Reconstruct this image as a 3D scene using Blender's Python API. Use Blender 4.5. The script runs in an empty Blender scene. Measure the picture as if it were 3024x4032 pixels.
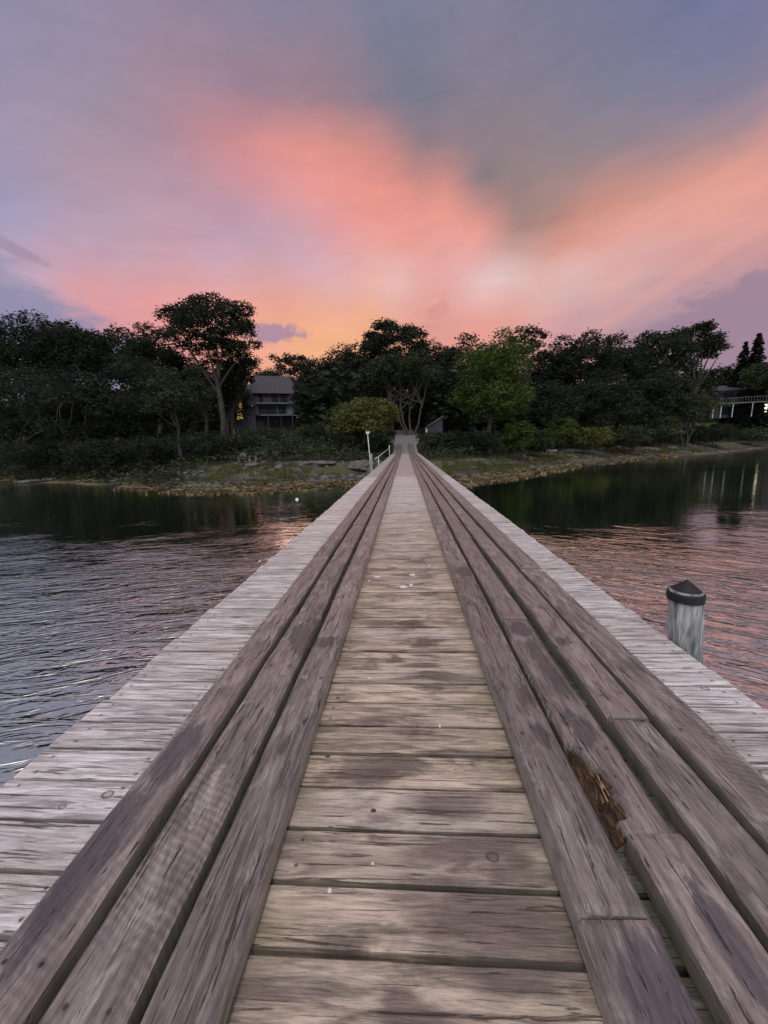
import bpy, math, random
import numpy as np
from mathutils import Matrix, Vector, noise as mn
C = bpy.context.scene
COL = C.collection
R = math.radians
# ------------------------------------------------------------------ camera
F_, CX, CY = 1514., 1512., 2016.
MC = np.array([[0.99828, 0.014841, 0.056734], [0.053232, 0.176575, -0.982847], [-0.024604, 0.984175, 0.175481]])
HC, DZ = 2.93, 1.75            # eye above the water, deck above the water
cam = bpy.data.objects.new('camera', bpy.data.cameras.new('camera'))
COL.objects.link(cam)
m4 = Matrix([[*MC[0], 0], [*MC[1], 0], [*MC[2], HC], [0, 0, 0, 1]])
cam.matrix_world = Matrix.Translation((0, 0, HC)) @ m4.to_3x3().normalized().to_4x4()
cam.data.sensor_fit = 'VERTICAL'; cam.data.sensor_height = 36; cam.data.sensor_width = 27
cam.data.lens = F_ / 4032 * 36
cam.data.clip_start = .02; cam.data.clip_end = 4000
C.camera = cam
K = 3024 / 1659.
def direction(u, v):
    d = MC @ np.array([(u * K - CX) / F_, -(v * K - CY) / F_, -1.]); return d / np.linalg.norm(d)
def at(u, v, Y):                # survey point: bearing of (u, v), Y metres down the pier
    d = direction(u, v); t = Y / d[1]; return Vector((d[0] * t, Y, HC + d[2] * t))
C.view_settings.view_transform = 'Standard'; C.view_settings.look = 'None'
C.view_settings.exposure = 0.0; C.view_settings.gamma = 1
# ------------------------------------------------------------------ node helpers
class S:
    """a socket (or number) with arithmetic"""
    def __init__(s, t, k): s.t, s.k = t, k
    def _m(s, op, *a, clamp=False):
        n = s.t.nodes.new('ShaderNodeMath'); n.operation = op; n.use_clamp = clamp
        for i, x in enumerate((s,) + a):
            if isinstance(x, S): s.t.links.new(x.k, n.inputs[i])
            else: n.inputs[i].default_value = x
        return S(s.t, n.outputs[0])
    def __add__(s, o): return s._m('ADD', o)
    __radd__ = __add__
    def __sub__(s, o): return s._m('SUBTRACT', o)
    def __rsub__(s, o): return (s * -1.0) + o
    def __mul__(s, o): return s._m('MULTIPLY', o)
    __rmul__ = __mul__
    def __truediv__(s, o): return s._m('DIVIDE', o)
    def floor(s): return s._m('FLOOR')
    def fract(s): return s._m('FRACT')
    def abs(s): return s._m('ABSOLUTE')
    def max(s, o): return s._m('MAXIMUM', o)
    def min(s, o): return s._m('MINIMUM', o)
    def pow(s, o): return s._m('POWER', o)
    def ss(s, a, b):            # smoothstep a..b (either direction)
        n = s.t.nodes.new('ShaderNodeMapRange'); n.interpolation_type = 'SMOOTHSTEP'
        lo, hi = (a, b) if a < b else (b, a)
        n.inputs[1].default_value = lo; n.inputs[2].default_value = hi
        n.inputs[3].default_value = 0 if a < b else 1; n.inputs[4].default_value = 1 if a < b else 0
        s.t.links.new(s.k, n.inputs[0]); return S(s.t, n.outputs[0])
class T:
    def __init__(s, tree): s.t = tree; s.n = tree.nodes; s.l = tree.links
    def put(s, x, inp):
        if isinstance(x, S): s.l.new(x.k, inp)
        elif isinstance(x, tuple) and len(x) == 3 and inp.type == 'RGBA': inp.default_value = (*x, 1)
        else: inp.default_value = x
    def pos(s): return S(s.t, s.n.new('ShaderNodeNewGeometry').outputs['Position'])
    def normal(s): return S(s.t, s.n.new('ShaderNodeNewGeometry').outputs['Normal'])
    def island(s): return S(s.t, s.n.new('ShaderNodeNewGeometry').outputs['Random Per Island'])
    def attr(s, name):
        n = s.n.new('ShaderNodeAttribute'); n.attribute_name = name; return S(s.t, n.outputs['Fac'])
    def sep(s, v):
        n = s.n.new('ShaderNodeSeparateXYZ'); s.l.new(v.k, n.inputs[0]); return [S(s.t, o) for o in n.outputs]
    def comb(s, x, y, z):
        n = s.n.new('ShaderNodeCombineXYZ')
        for a, i in zip((x, y, z), n.inputs): s.put(a, i)
        return S(s.t, n.outputs[0])
    def noise(s, v, scale=1, detail=2, rough=.5, col=False, dist=0):
        n = s.n.new('ShaderNodeTexNoise'); s.put(v, n.inputs['Vector'])
        n.inputs['Scale'].default_value = scale; n.inputs['Detail'].default_value = detail
        n.inputs['Roughness'].default_value = rough; n.inputs['Distortion'].default_value = dist
        return S(s.t, n.outputs['Color' if col else 'Fac'])
    def white(s, v):
        n = s.n.new('ShaderNodeTexWhiteNoise'); n.noise_dimensions = '1D'; s.put(v, n.inputs['W']); return S(s.t, n.outputs[0])
    def voro(s, v, scale=1, rnd=1):
        n = s.n.new('ShaderNodeTexVoronoi'); s.put(v, n.inputs['Vector']); n.inputs['Scale'].default_value = scale
        n.inputs['Randomness'].default_value = rnd
        return S(s.t, n.outputs['Distance'])
    def mix(s, f, a, b):
        n = s.n.new('ShaderNodeMix'); n.data_type = 'RGBA'
        s.put(f, n.inputs[0]); s.put(a, n.inputs[6]); s.put(b, n.inputs[7]); return S(s.t, n.outputs[2])
    def scale(s, c, f):
        n = s.n.new('ShaderNodeVectorMath'); n.operation = 'SCALE'; s.put(c, n.inputs[0]); s.put(f, n.inputs[3]); return S(s.t, n.outputs[0])
    def vadd(s, a, b):
        n = s.n.new('ShaderNodeVectorMath'); n.operation = 'ADD'; s.put(a, n.inputs[0]); s.put(b, n.inputs[1]); return S(s.t, n.outputs[0])
    def bump(s, h, dist, strength=1):
        n = s.n.new('ShaderNodeBump'); s.put(h, n.inputs['Height']); n.inputs['Distance'].default_value = dist
        n.inputs['Strength'].default_value = strength; return S(s.t, n.outputs[0])
def mat(name):
    m = bpy.data.materials.new(name); m.use_nodes = True
    t = T(m.node_tree); return m, t, m.node_tree.nodes['Principled BSDF']
# ------------------------------------------------------------------ world: cloudy sunset sky
def lin(c): return np.array([(x / 255 / 12.92) if x < 10 else ((x / 255 + .055) / 1.055) ** 2.4 for x in c])
W = bpy.data.worlds.new('World'); C.world = W; W.use_nodes = True
wt = T(W.node_tree); bg = W.node_tree.nodes['Background']
tc = W.node_tree.nodes.new('ShaderNodeTexCoord')
D0 = S(W.node_tree, tc.outputs['Generated'])
def vm(op, a, b=None, c=None):
    n = wt.n.new('ShaderNodeVectorMath'); n.operation = op
    for i, x in enumerate((a, b, c)):
        if x is not None: wt.put(x, n.inputs[i])
    return n
dx, dy, dz = wt.sep(D0)
# cloud texture is laid out on a flat cloud layer overhead, so it streaks towards the horizon
inv = (dz + .12).max(.03)
cl = wt.comb(dx / inv, dy / inv, 0.)
az_0 = dx._m('ARCTAN2', dy); el_0 = dz._m('ARCSINE')
warpn = wt.noise(wt.comb(az_0 * 3.2, el_0 * 8.0 - az_0 * 1.0, 0.), 1.8, 7, .62, col=True)
off = vm('MULTIPLY_ADD', warpn, (.055, .055, .035), (-.0275, -.0275, -.0175))
Dw = S(W.node_tree, vm('NORMALIZE', S(W.node_tree, vm('ADD', D0, S(W.node_tree, off.outputs[0])).outputs[0])).outputs[0])
# cloud colours noted at bearings across the sky, interpolated smoothly over the dome
PT = [(-60, 60, (146, 142, 170)), (150, 40, (150, 141, 166)), (420, 50, (151, 134, 155)), (700, 60, (140, 129, 150)), (1000, 40, (133, 128, 150)), (1300, 60, (124, 122, 148)), (1620, 60, (122, 122, 155)),
      (0, 230, (157, 146, 171)), (250, 230, (160, 142, 160)), (480, 200, (164, 134, 150)), (620, 190, (152, 130, 146)), (760, 200, (142, 127, 142)), (1000, 200, (134, 126, 142)), (1250, 200, (130, 126, 146)), (1550, 190, (132, 128, 152)),
      (0, 400, (160, 152, 182)), (200, 380, (176, 150, 166)), (380, 300, (178, 140, 154)), (560, 235, (176, 132, 142)), (480, 300, (200, 140, 144)), (580, 300, (218, 140, 136)), (700, 250, (172, 130, 134)), (840, 290, (156, 128, 136)),
      (680, 310, (224, 142, 132)), (760, 350, (227, 142, 130)), (850, 350, (212, 134, 124)), (930, 345, (150, 126, 132)), (890, 300, (148, 126, 134)), (860, 400, (228, 144, 132)), (960, 420, (228, 146, 132)), (1010, 400, (178, 132, 130)), (760, 440, (230, 146, 138)),
      (1050, 480, (228, 148, 134)), (1100, 460, (170, 134, 130)), (1000, 290, (146, 128, 138)), (1090, 350, (150, 130, 132)), (1170, 420, (162, 134, 132)), (1120, 510, (170, 134, 128)), (1140, 545, (206, 156, 146)), (1060, 420, (146, 127, 130)), (1030, 380, (146, 127, 132)), (1180, 500, (184, 140, 132)),
      (1300, 330, (150, 134, 140)), (1250, 440, (188, 140, 132)), (1340, 420, (206, 146, 134)), (1450, 350, (176, 140, 138)), (1500, 390, (220, 148, 134)), (1650, 330, (226, 152, 136)), (1560, 290, (166, 138, 144)), (1650, 250, (160, 136, 148)), (1400, 270, (142, 130, 146)),
      (1400, 480, (226, 156, 144)), (1540, 470, (226, 158, 146)), (1650, 440, (226, 160, 150)), (1240, 540, (222, 156, 144)),
      (60, 500, (170, 158, 186)), (250, 480, (184, 158, 178)), (430, 430, (190, 154, 170)), (560, 480, (188, 156, 174)), (530, 390, (208, 148, 156)), (640, 430, (222, 150, 150)), (650, 500, (204, 160, 172)),
      (100, 600, (206, 168, 184)), (280, 590, (208, 164, 174)), (480, 580, (206, 166, 180)), (640, 580, (212, 170, 182)), (760, 560, (226, 168, 168)), (860, 540, (232, 156, 146)), (720, 620, (222, 176, 180)), (850, 600, (232, 188, 184)),
      (960, 560, (228, 160, 154)), (1050, 560, (226, 172, 168)), (1110, 590, (224, 192, 192)), (1040, 620, (226, 194, 194)), (1220, 600, (224, 190, 186)), (1350, 570, (220, 174, 172)), (1180, 640, (226, 180, 172)), (1300, 630, (220, 172, 168)), (1000, 650, (230, 172, 164)),
      (190, 640, (220, 156, 160)), (330, 650, (228, 152, 150)), (480, 640, (232, 158, 148)), (560, 660, (236, 162, 142)), (660, 640, (232, 164, 150)), (740, 650, (230, 170, 156)), (600, 620, (222, 164, 162)),
      (640, 695, (240, 166, 132)), (720, 690, (240, 172, 142)), (800, 690, (240, 170, 130)), (830, 640, (232, 182, 172)), (880, 680, (228, 164, 150)), (960, 710, (222, 156, 148)), (600, 760, (238, 172, 146)), (700, 740, (244, 174, 124)), (760, 720, (242, 170, 132)),
      (1060, 670, (230, 164, 152)), (1130, 690, (224, 164, 156)), (1240, 680, (204, 160, 166)), (1400, 700, (176, 146, 160)), (1600, 640, (170, 140, 156)), (0, 700, (165, 152, 176)), (1100, 800, (222, 160, 150)), (1500, 800, (176, 146, 162)), (300, 800, (214, 156, 160)), (760, 800, (236, 172, 146)), (-60, 850, (165, 150, 176))]
PT = [(u, v, (c[0], c[1] + 6, c[2] + 8) if c[0] - c[1] > 66 else c) for u, v, c in PT]
dirs = [direction(u, v) for u, v, c in PT]; cols = [lin(c) for u, v, c in PT]
for az_, el_, c in ((180, 12, (150, 150, 172)), (180, 40, (150, 148, 172)), (105, 12, (150, 140, 165)), (-105, 12, (140, 140, 170)), (90, 40, (140, 136, 165)), (-90, 40, (150, 144, 172)),
                    (0, 62, (140, 134, 158)), (60, 60, (134, 130, 158)), (-60, 60, (150, 142, 168)), (140, 30, (148, 146, 170)), (-140, 30, (148, 146, 170)), (0, 90, (146, 142, 165))):
    a, e = R(az_), R(el_); dirs.append(np.array([math.sin(a) * math.cos(e), math.cos(a) * math.cos(e), math.sin(e)])); cols.append(lin(c))
dirs = np.array(dirs); cols = np.array(cols)
A_ = np.linalg.norm(dirs[:, None] - dirs[None], axis=2); SOL = np.linalg.solve(np.sqrt(A_ ** 2 + .01 ** 2) - np.eye(len(dirs)) * .001, cols)
def skycol(az_, el_):
    a, e = R(az_), R(el_); d = np.array([math.sin(a) * math.cos(e), math.cos(a) * math.cos(e), math.sin(e)])
    return np.clip(np.sqrt(((dirs - d) ** 2).sum(1) + .01 ** 2) @ SOL, .02, .98)
wx, wy, wz = wt.sep(Dw)
waz = wx._m('ARCTAN2', wy) / (2 * math.pi) + .5; wel = wz._m('ARCSINE') * (180 / math.pi)
AZS = [-180, -140, -100, -70] + [-50 + 3.75 * k for k in range(27)] + [100]
ELS = [0, 2.5, 5, 7.5, 10, 12.5, 15, 17.5, 20, 22.5, 25, 27.5, 30, 33, 37, 42, 50, 65, 90]
base = None
for k, e in enumerate(ELS):
    n = wt.n.new('ShaderNodeValToRGB'); cr = n.color_ramp; cr.interpolation = 'B_SPLINE' if k > 7 else 'EASE'
    cr.interpolation = 'CARDINAL'
    while len(cr.elements) < len(AZS): cr.elements.new(.5)
    for q, a in enumerate(sorted(AZS)):
        cr.elements[q].position = a / 360 + .5; cr.elements[q].color = (*skycol(a, e), 1)
    wt.put(waz, n.inputs[0]); c_ = S(W.node_tree, n.outputs[0])
    if base is None: base = c_
    else:
        e0 = ELS[k - 1]; f_ = ((wel - e0) / (e - e0)).max(0.0).min(1.0); base = wt.mix(f_, base, c_)
acc = None
def blob(d, rgb, k):
    global acc
    dot = S(W.node_tree, vm('DOT_PRODUCT', D0, tuple(float(q) for q in d)).outputs['Value'])
    s_ = wt.scale(tuple(float(q) for q in rgb), ((dot - 1.0) * k)._m('EXPONENT'))
    acc = s_ if acc is None else wt.vadd(acc, s_)
def azel(az, el): return (math.sin(R(az)) * math.cos(R(el)), math.cos(R(az)) * math.cos(R(el)), math.sin(R(el)))
# fill glow added to the unseen sky behind the viewer, brightening the deck
blob(azel(180, 60), (3.1, 2.98, 2.68), 9.5); blob(azel(180, 30), (.30, .30, .30), 7)
base = wt.vadd(base, acc)
# fine cloud structure
streak = wt.noise(wt.comb(az_0 * 4.0 + el_0 * 3.0, el_0 * 15.0 - az_0 * 3.0, 0.), 1, 7, .62, dist=.5); puff = wt.noise(wt.comb(az_0 * 14.0, el_0 * 40.0, 3.), 1, 5, .6)
vis = dy.ss(-.1, .4)
el = dz._m('ARCSINE'); az = dx._m('ARCTAN2', dy)
base = wt.scale(base, (streak - .5) * .19 + (puff - .5) * .16 + 1.0)

az = dx._m('ARCTAN2', dy)
def ae(u, v): d = direction(u, v); return math.atan2(d[0], d[1]), math.asin(d[2])
ragged = (wt.noise(wt.comb(az * 16.0, el * 44.0, 0.), 1, 6, .66) - .5) * 2.4
def lump(u, v, ru, rv, tilt=0):  # soft-edged cloud bank: returns signed fill 1 inside .. <0 outside
    a0, e0 = ae(u, v); a, e = az - a0, el - e0
    ct, st = math.cos(tilt), math.sin(tilt)
    p = (a * ct + e * st) / ru; q = (e * ct - a * st) / rv
    return 1.0 - (p * p + q * q)._m('SQRT')
def over(b, m, c): return wt.mix(m, b, tuple(float(q) for q in lin(c)))
W1 = (wt.noise(wt.comb(az * 7.0 - el * 9.0, el * 34.0 - az * 9.0, 7.), 1, 8, .66, dist=1.2)).ss(.50, .68) * (el - R(3))._m('ABSOLUTE').ss(.20, .03) * (az - .18).ss(-.25, .1)
base = over(base, W1 * .42 * vis, (238, 196, 180))
W2 = (wt.noise(wt.comb(az * 6.0 - el * 3.0, el * 30.0 - az * 6.0, 19.), 1, 8, .66, dist=.9)).ss(.54, .70) * (el - R(7))._m('ABSOLUTE').ss(.14, .03)
base = over(base, W2 * .32 * vis, (196, 144, 152))
# left bank of blue-grey cloud, right bank of mauve cloud, small purple cumulus
L = (lump(-140, 735, .62, .165, -.40) + ragged * .30).ss(-.12, .26)
base = over(base, L * .93 * vis, (145, 142, 173))
Rk = (lump(1770, 700, .52, .135, .33) + ragged * .40).ss(-.05, .20)
base = over(base, Rk * .9 * vis, (158, 133, 152))
R2 = (lump(1500, 580, .26, .017, .43) + ragged * .55).ss(-.02, .5)
base = over(base, R2 * .28 * vis, (236, 168, 156))
S1 = (lump(590, 719, .078, .020, .03) + ragged * .55 + (wt.noise(D0, 60, 3, .6) - .5) * 1.2).ss(-.18, .45)
base = over(base, S1 * .9 * vis, (168, 138, 162))
S2 = (lump(40, 542, .06, .012, -.3) + ragged * .8).ss(0, .5)
base = over(base, S2 * .5 * vis, (150, 128, 152))
S3 = (lump(945, 672, .04, .022, .7) + ragged * .9).ss(-.05, .35)
base = over(base, S3 * .38 * vis, (212, 138, 140))
wt.put(base, bg.inputs[0]); bg.inputs[1].default_value = 1.0
# sun just gone behind the cloud over the far shore: a trace of broad warm light
sl = bpy.data.lights.new('sun', 'SUN'); sl.energy = .18; sl.angle = R(25); sl.color = (1, .62, .5)
sun = bpy.data.objects.new('sun', sl); COL.objects.link(sun)
sd = Vector(azel(-6, 14)); sun.rotation_euler = sd.to_track_quat('Z', 'Y').to_euler(); sun.location = (0, 60, 60)
# ------------------------------------------------------------------ object helpers
def mesh(name, v, f, m=None, smooth=False):
    me = bpy.data.meshes.new(name)
    if isinstance(f, np.ndarray):
        nf, k = f.shape
        me.vertices.add(len(v)); me.vertices.foreach_set('co', np.asarray(v, dtype=np.float32).ravel())
        me.loops.add(nf * k); me.loops.foreach_set('vertex_index', f.astype(np.int32).ravel())
        me.polygons.add(nf); me.polygons.foreach_set('loop_start', np.arange(0, nf * k, k, dtype=np.int32))
        me.update(calc_edges=True)
    else:
        me.from_pydata([tuple(p) for p in v], [], f); me.update()
    if smooth: me.polygons.foreach_set('use_smooth', [True] * len(me.polygons))
    if m: me.materials.append(m)
    return me
def ob(name, me, parent=None, loc=None, kind=None):
    o = bpy.data.objects.new(name, me); COL.objects.link(o)
    if loc is not None: o.location = loc
    if parent: o.parent = parent
    if kind: o['kind'] = kind
    return o
def thing(name, label, cat, loc=(0, 0, 0), rz=0, group=None, me=None):
    o = bpy.data.objects.new(name, me); COL.objects.link(o); o.location = loc; o.rotation_euler = (0, 0, rz)
    o['label'] = label; o['category'] = cat
    if group: o['group'] = group
    return o
class MB:
    def __init__(s): s.v = []; s.f = []
    def add(s, v, f):
        b = len(s.v); s.v += [tuple(p) for p in v]; s.f += [tuple(i + b for i in q) for q in f]; return s
    def box(s, x0, x1, y0, y1, z0, z1):
        return s.add([(x0, y0, z0), (x1, y0, z0), (x1, y1, z0), (x0, y1, z0), (x0, y0, z1), (x1, y0, z1), (x1, y1, z1), (x0, y1, z1)],
                     [(0, 3, 2, 1), (4, 5, 6, 7), (0, 1, 5, 4), (1, 2, 6, 5), (2, 3, 7, 6), (3, 0, 4, 7)])
    def tube(s, pts, rad, n=10, cap=True):
        pts = [Vector(p) for p in pts]; v = []; f = []
        for i, p in enumerate(pts):
            t = (pts[min(i + 1, len(pts) - 1)] - pts[max(i - 1, 0)]).normalized()
            a = t.cross(Vector((.31, .95, .02))).normalized(); b = t.cross(a)
            r = rad[i] if hasattr(rad, '__len__') else rad
            for k in range(n):
                q = 2 * math.pi * k / n; v.append(p + a * math.cos(q) * r + b * math.sin(q) * r)
        for i in range(len(pts) - 1):
            for k in range(n): f.append((i * n + k, i * n + (k + 1) % n, (i + 1) * n + (k + 1) % n, (i + 1) * n + k))
        if cap: f.append(tuple(range(n))[::-1]); f.append(tuple(range((len(pts) - 1) * n, len(pts) * n)))
        return s.add(v, f)
    def lathe(s, prof, c=(0, 0, 0), n=20):
        v = []; f = []
        for r, z in prof:
            for k in range(n):
                q = 2 * math.pi * k / n; v.append((c[0] + r * math.cos(q), c[1] + r * math.sin(q), c[2] + z))
        for i in range(len(prof) - 1):
            for k in range(n): f.append((i * n + k, i * n + (k + 1) % n, (i + 1) * n + (k + 1) % n, (i + 1) * n + k))
        f.append(tuple(range(n))[::-1]); f.append(tuple(range((len(prof) - 1) * n, len(prof) * n)))
        return s.add(v, f)
    def build(s, name, m, parent=None, smooth=False, loc=None):
        return ob(name, mesh(name, s.v, s.f, m, smooth), parent, loc)
# ------------------------------------------------------------------ materials
def wood_grain(t, x, y, z, seed, along='x'):
    """long grain streaks; returns coarse, fine, crack"""
    if along == 'x': a, b = x, y
    else: a, b = y, x
    v1 = t.comb(a * 3.6 + seed * 37.0, b * 34.0, z * 34.0 + seed * 11.0)
    v2 = t.comb(a * 16.0 + seed * 17.0, b * 150.0, z * 120.0)
    v3 = t.comb(a * 2.4 + seed * 71.0, b * 70.0, z * 50.0 + seed * 5.0)
    return t.noise(v1, 1, 8, .68, dist=.9), t.noise(v2, 1, 3, .7), t.noise(v3, 1, 5, .6, dist=1.2)
Y0, PITCH = .699, .1485
def mk_deck():
    m, t, p = mat('weathered_deck_wood')
    x, y, z = t.sep(t.pos())
    bi = ((y - Y0) / PITCH); idx = bi.floor(); fr = bi.fract()
    seed = t.white(idx); seed2 = t.white(idx + 77.3); seed3 = t.white(idx + 191.7)
    g1, g2, g3 = wood_grain(t, x, y, z, seed * 3.0)
    sil = t.mix(g1.ss(.3, .7), (.26, .235, .23), (.83, .785, .775))
    wobble = (t.noise(t.pos(), 3, 3, .6) - .5) * .25
    cen = (x + wobble * .6 - .0).abs().ss(.62, .34)
    sil = t.mix(t.noise(t.comb(x * 1.2, y * 3.0, seed), 1, 3, .6).ss(.5, .75) * .5, sil, (.40, .31, .29))
    yel = t.mix(g1.ss(.32, .66), (.165, .122, .088), (.62, .495, .365))
    yel = t.mix(seed2.ss(.4, 1.0) * .55, yel, (.47, .41, .36))
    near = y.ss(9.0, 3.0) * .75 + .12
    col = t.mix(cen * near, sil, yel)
    # algae by the foot of the wheel tracks
    alg = ((x + .36).abs().ss(.13, .0) + (x - .34).abs().ss(.15, .0)).min(1.0) * t.noise(t.pos(), 6, 4, .6).ss(.40, .72) * y.ss(12., 2.)
    col = t.mix(alg * .55, col, (.20, .17, .09))
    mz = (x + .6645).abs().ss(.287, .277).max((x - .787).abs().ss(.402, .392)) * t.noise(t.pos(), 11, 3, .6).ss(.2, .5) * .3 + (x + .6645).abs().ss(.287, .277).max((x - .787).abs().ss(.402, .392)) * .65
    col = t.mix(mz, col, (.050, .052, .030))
    # damp dark stains along the walking line
    st = t.noise(t.comb(x * 2.2 + seed * .8, y * 6.5, 0.), 1, 5, .62, dist=.5)
    stm = st.ss(.50, .62) * (x - .02).abs().ss(.62, .1) * y.ss(10., 2.)
    for sx, sy, rx, ry in ((.20, .80, .24, .10), (.26, .70, .20, .06), (.13, 1.08, .16, .06), (.06, 1.9, .10, .03), (.26, .76, .1, .05), (.0, .60, .1, .03), (.16, .55, .12, .03), (.18, .95, .20, .055),
                           (-.02, .62, .05, .03), (.05, 2.35, .12, .03), (.17, 2.9, .1, .04), (.3, .92, .08, .04)):
        dd = (((x - sx) / rx).pow(2.0) + ((y - sy) / ry).pow(2.0))._m('SQRT')
        stm = stm.max((dd + (st - .5) * 2.2).ss(1.25, .45) * .9)
    col = t.mix(stm * .86, col, (.095, .070, .058))
    col = t.mix(g3.ss(.575, .62) * .65, col, (.12, .09, .075))
    # knots
    kv = t.voro(t.comb(x * 1.6 + idx * 3.7, y * 4.2, idx * 1.3), 1, 1)
    ring = (kv * 60.0)._m('SINE').ss(-.2, .9)
    kn = kv.ss(.16, .07)
    col = t.mix(kn * .55 * (ring * .6 + .4) * seed3.ss(.35, .6), col, (.14, .09, .06))
    col = t.mix(kv.ss(.045, .03) * seed3.ss(.35, .6), col, (.05, .035, .03))
    # nail heads in pairs
    nd = None
    for nx in (-1.39, -1.0, -.34, 1.25, 1.48):
        for ny in (.26, .74):
            a = (x + (seed - .5) * .035 - nx); b = (fr - ny - (seed2 - .5) * .16) * PITCH
            d = (a * a + b * b)._m('SQRT') + ((seed3 - (.75 if nx == -.34 else .25))._m('LESS_THAN', 0.0) * (.05 if ny < .5 or nx == -.34 else .0)); nd = d if nd is None else nd.min(d)
    nail = nd.ss(.0050, .0030)
    col = t.mix(nd.ss(.016, .004) * .3, col, (.14, .10, .09))
    col = t.mix(nail * .8, col, (.04, .035, .035))
    # single round knots and one ringed knot where the photo has them
    for sx, sy, r0 in ((-.12, 1.06, .010), (.235, .93, .020), (-1.05, 1.09, .022), (-1.17, 1.04, .014), (-.315, 1.28, .010), (-.335, 1.62, .010), (1.40, 1.72, .02)):
        dd = ((x - sx).pow(2.0) + ((y - sy) * 1.3).pow(2.0))._m('SQRT')
        col = t.mix(dd.ss(r0 * 1.1, r0 * .8) * (dd.ss(r0 * .5, r0 * .8) * .6 + .25 if r0 > .012 else 1.0), col, (.05, .035, .028))
    # droppings
    wv = None
    for sx, sy, rx, ry in ((-.03, 3.05, .035, .035), (.035, 3.1, .014, .03), (-.26, 3.3, .03, .02), (.05, 3.35, .028, .03), (-.33, 3.2, .008, .02), (.22, 3.6, .01, .02),
                           (-.2, 1.78, .006, .007), (.13, 1.45, .004, .005), (-.22, .83, .005, .007), (-.11, .9, .004, .004), (.19, 5.2, .05, .02)):
        dd = (((x - sx) / rx).pow(2.0) + ((y - sy) / ry).pow(2.0))._m('SQRT') + (t.noise(t.pos(), 40, 2, .5) - .5) * .9
        w_ = dd.ss(1.1, .9); wv = w_ if wv is None else wv.max(w_)
    tone = (seed - .5) * .26 + 1.0 + (g2 - .5) * .95
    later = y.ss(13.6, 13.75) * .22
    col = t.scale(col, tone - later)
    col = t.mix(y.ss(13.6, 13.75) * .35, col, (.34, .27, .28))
    edge = fr.min(1.0 - fr).ss(.02, .07)
    col = t.scale(col, edge * .42 + .58)
    col = t.mix(wv, col, (.75, .75, .76))
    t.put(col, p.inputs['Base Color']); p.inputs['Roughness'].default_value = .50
    p.inputs['Specular IOR Level'].default_value = .65
    h = g1 * .7 + g2 * .45 - g3.ss(.58, .68) * .8 - nail * 1.2
    t.put(t.bump(h, .0055, 1), p.inputs['Normal']); return m
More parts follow.
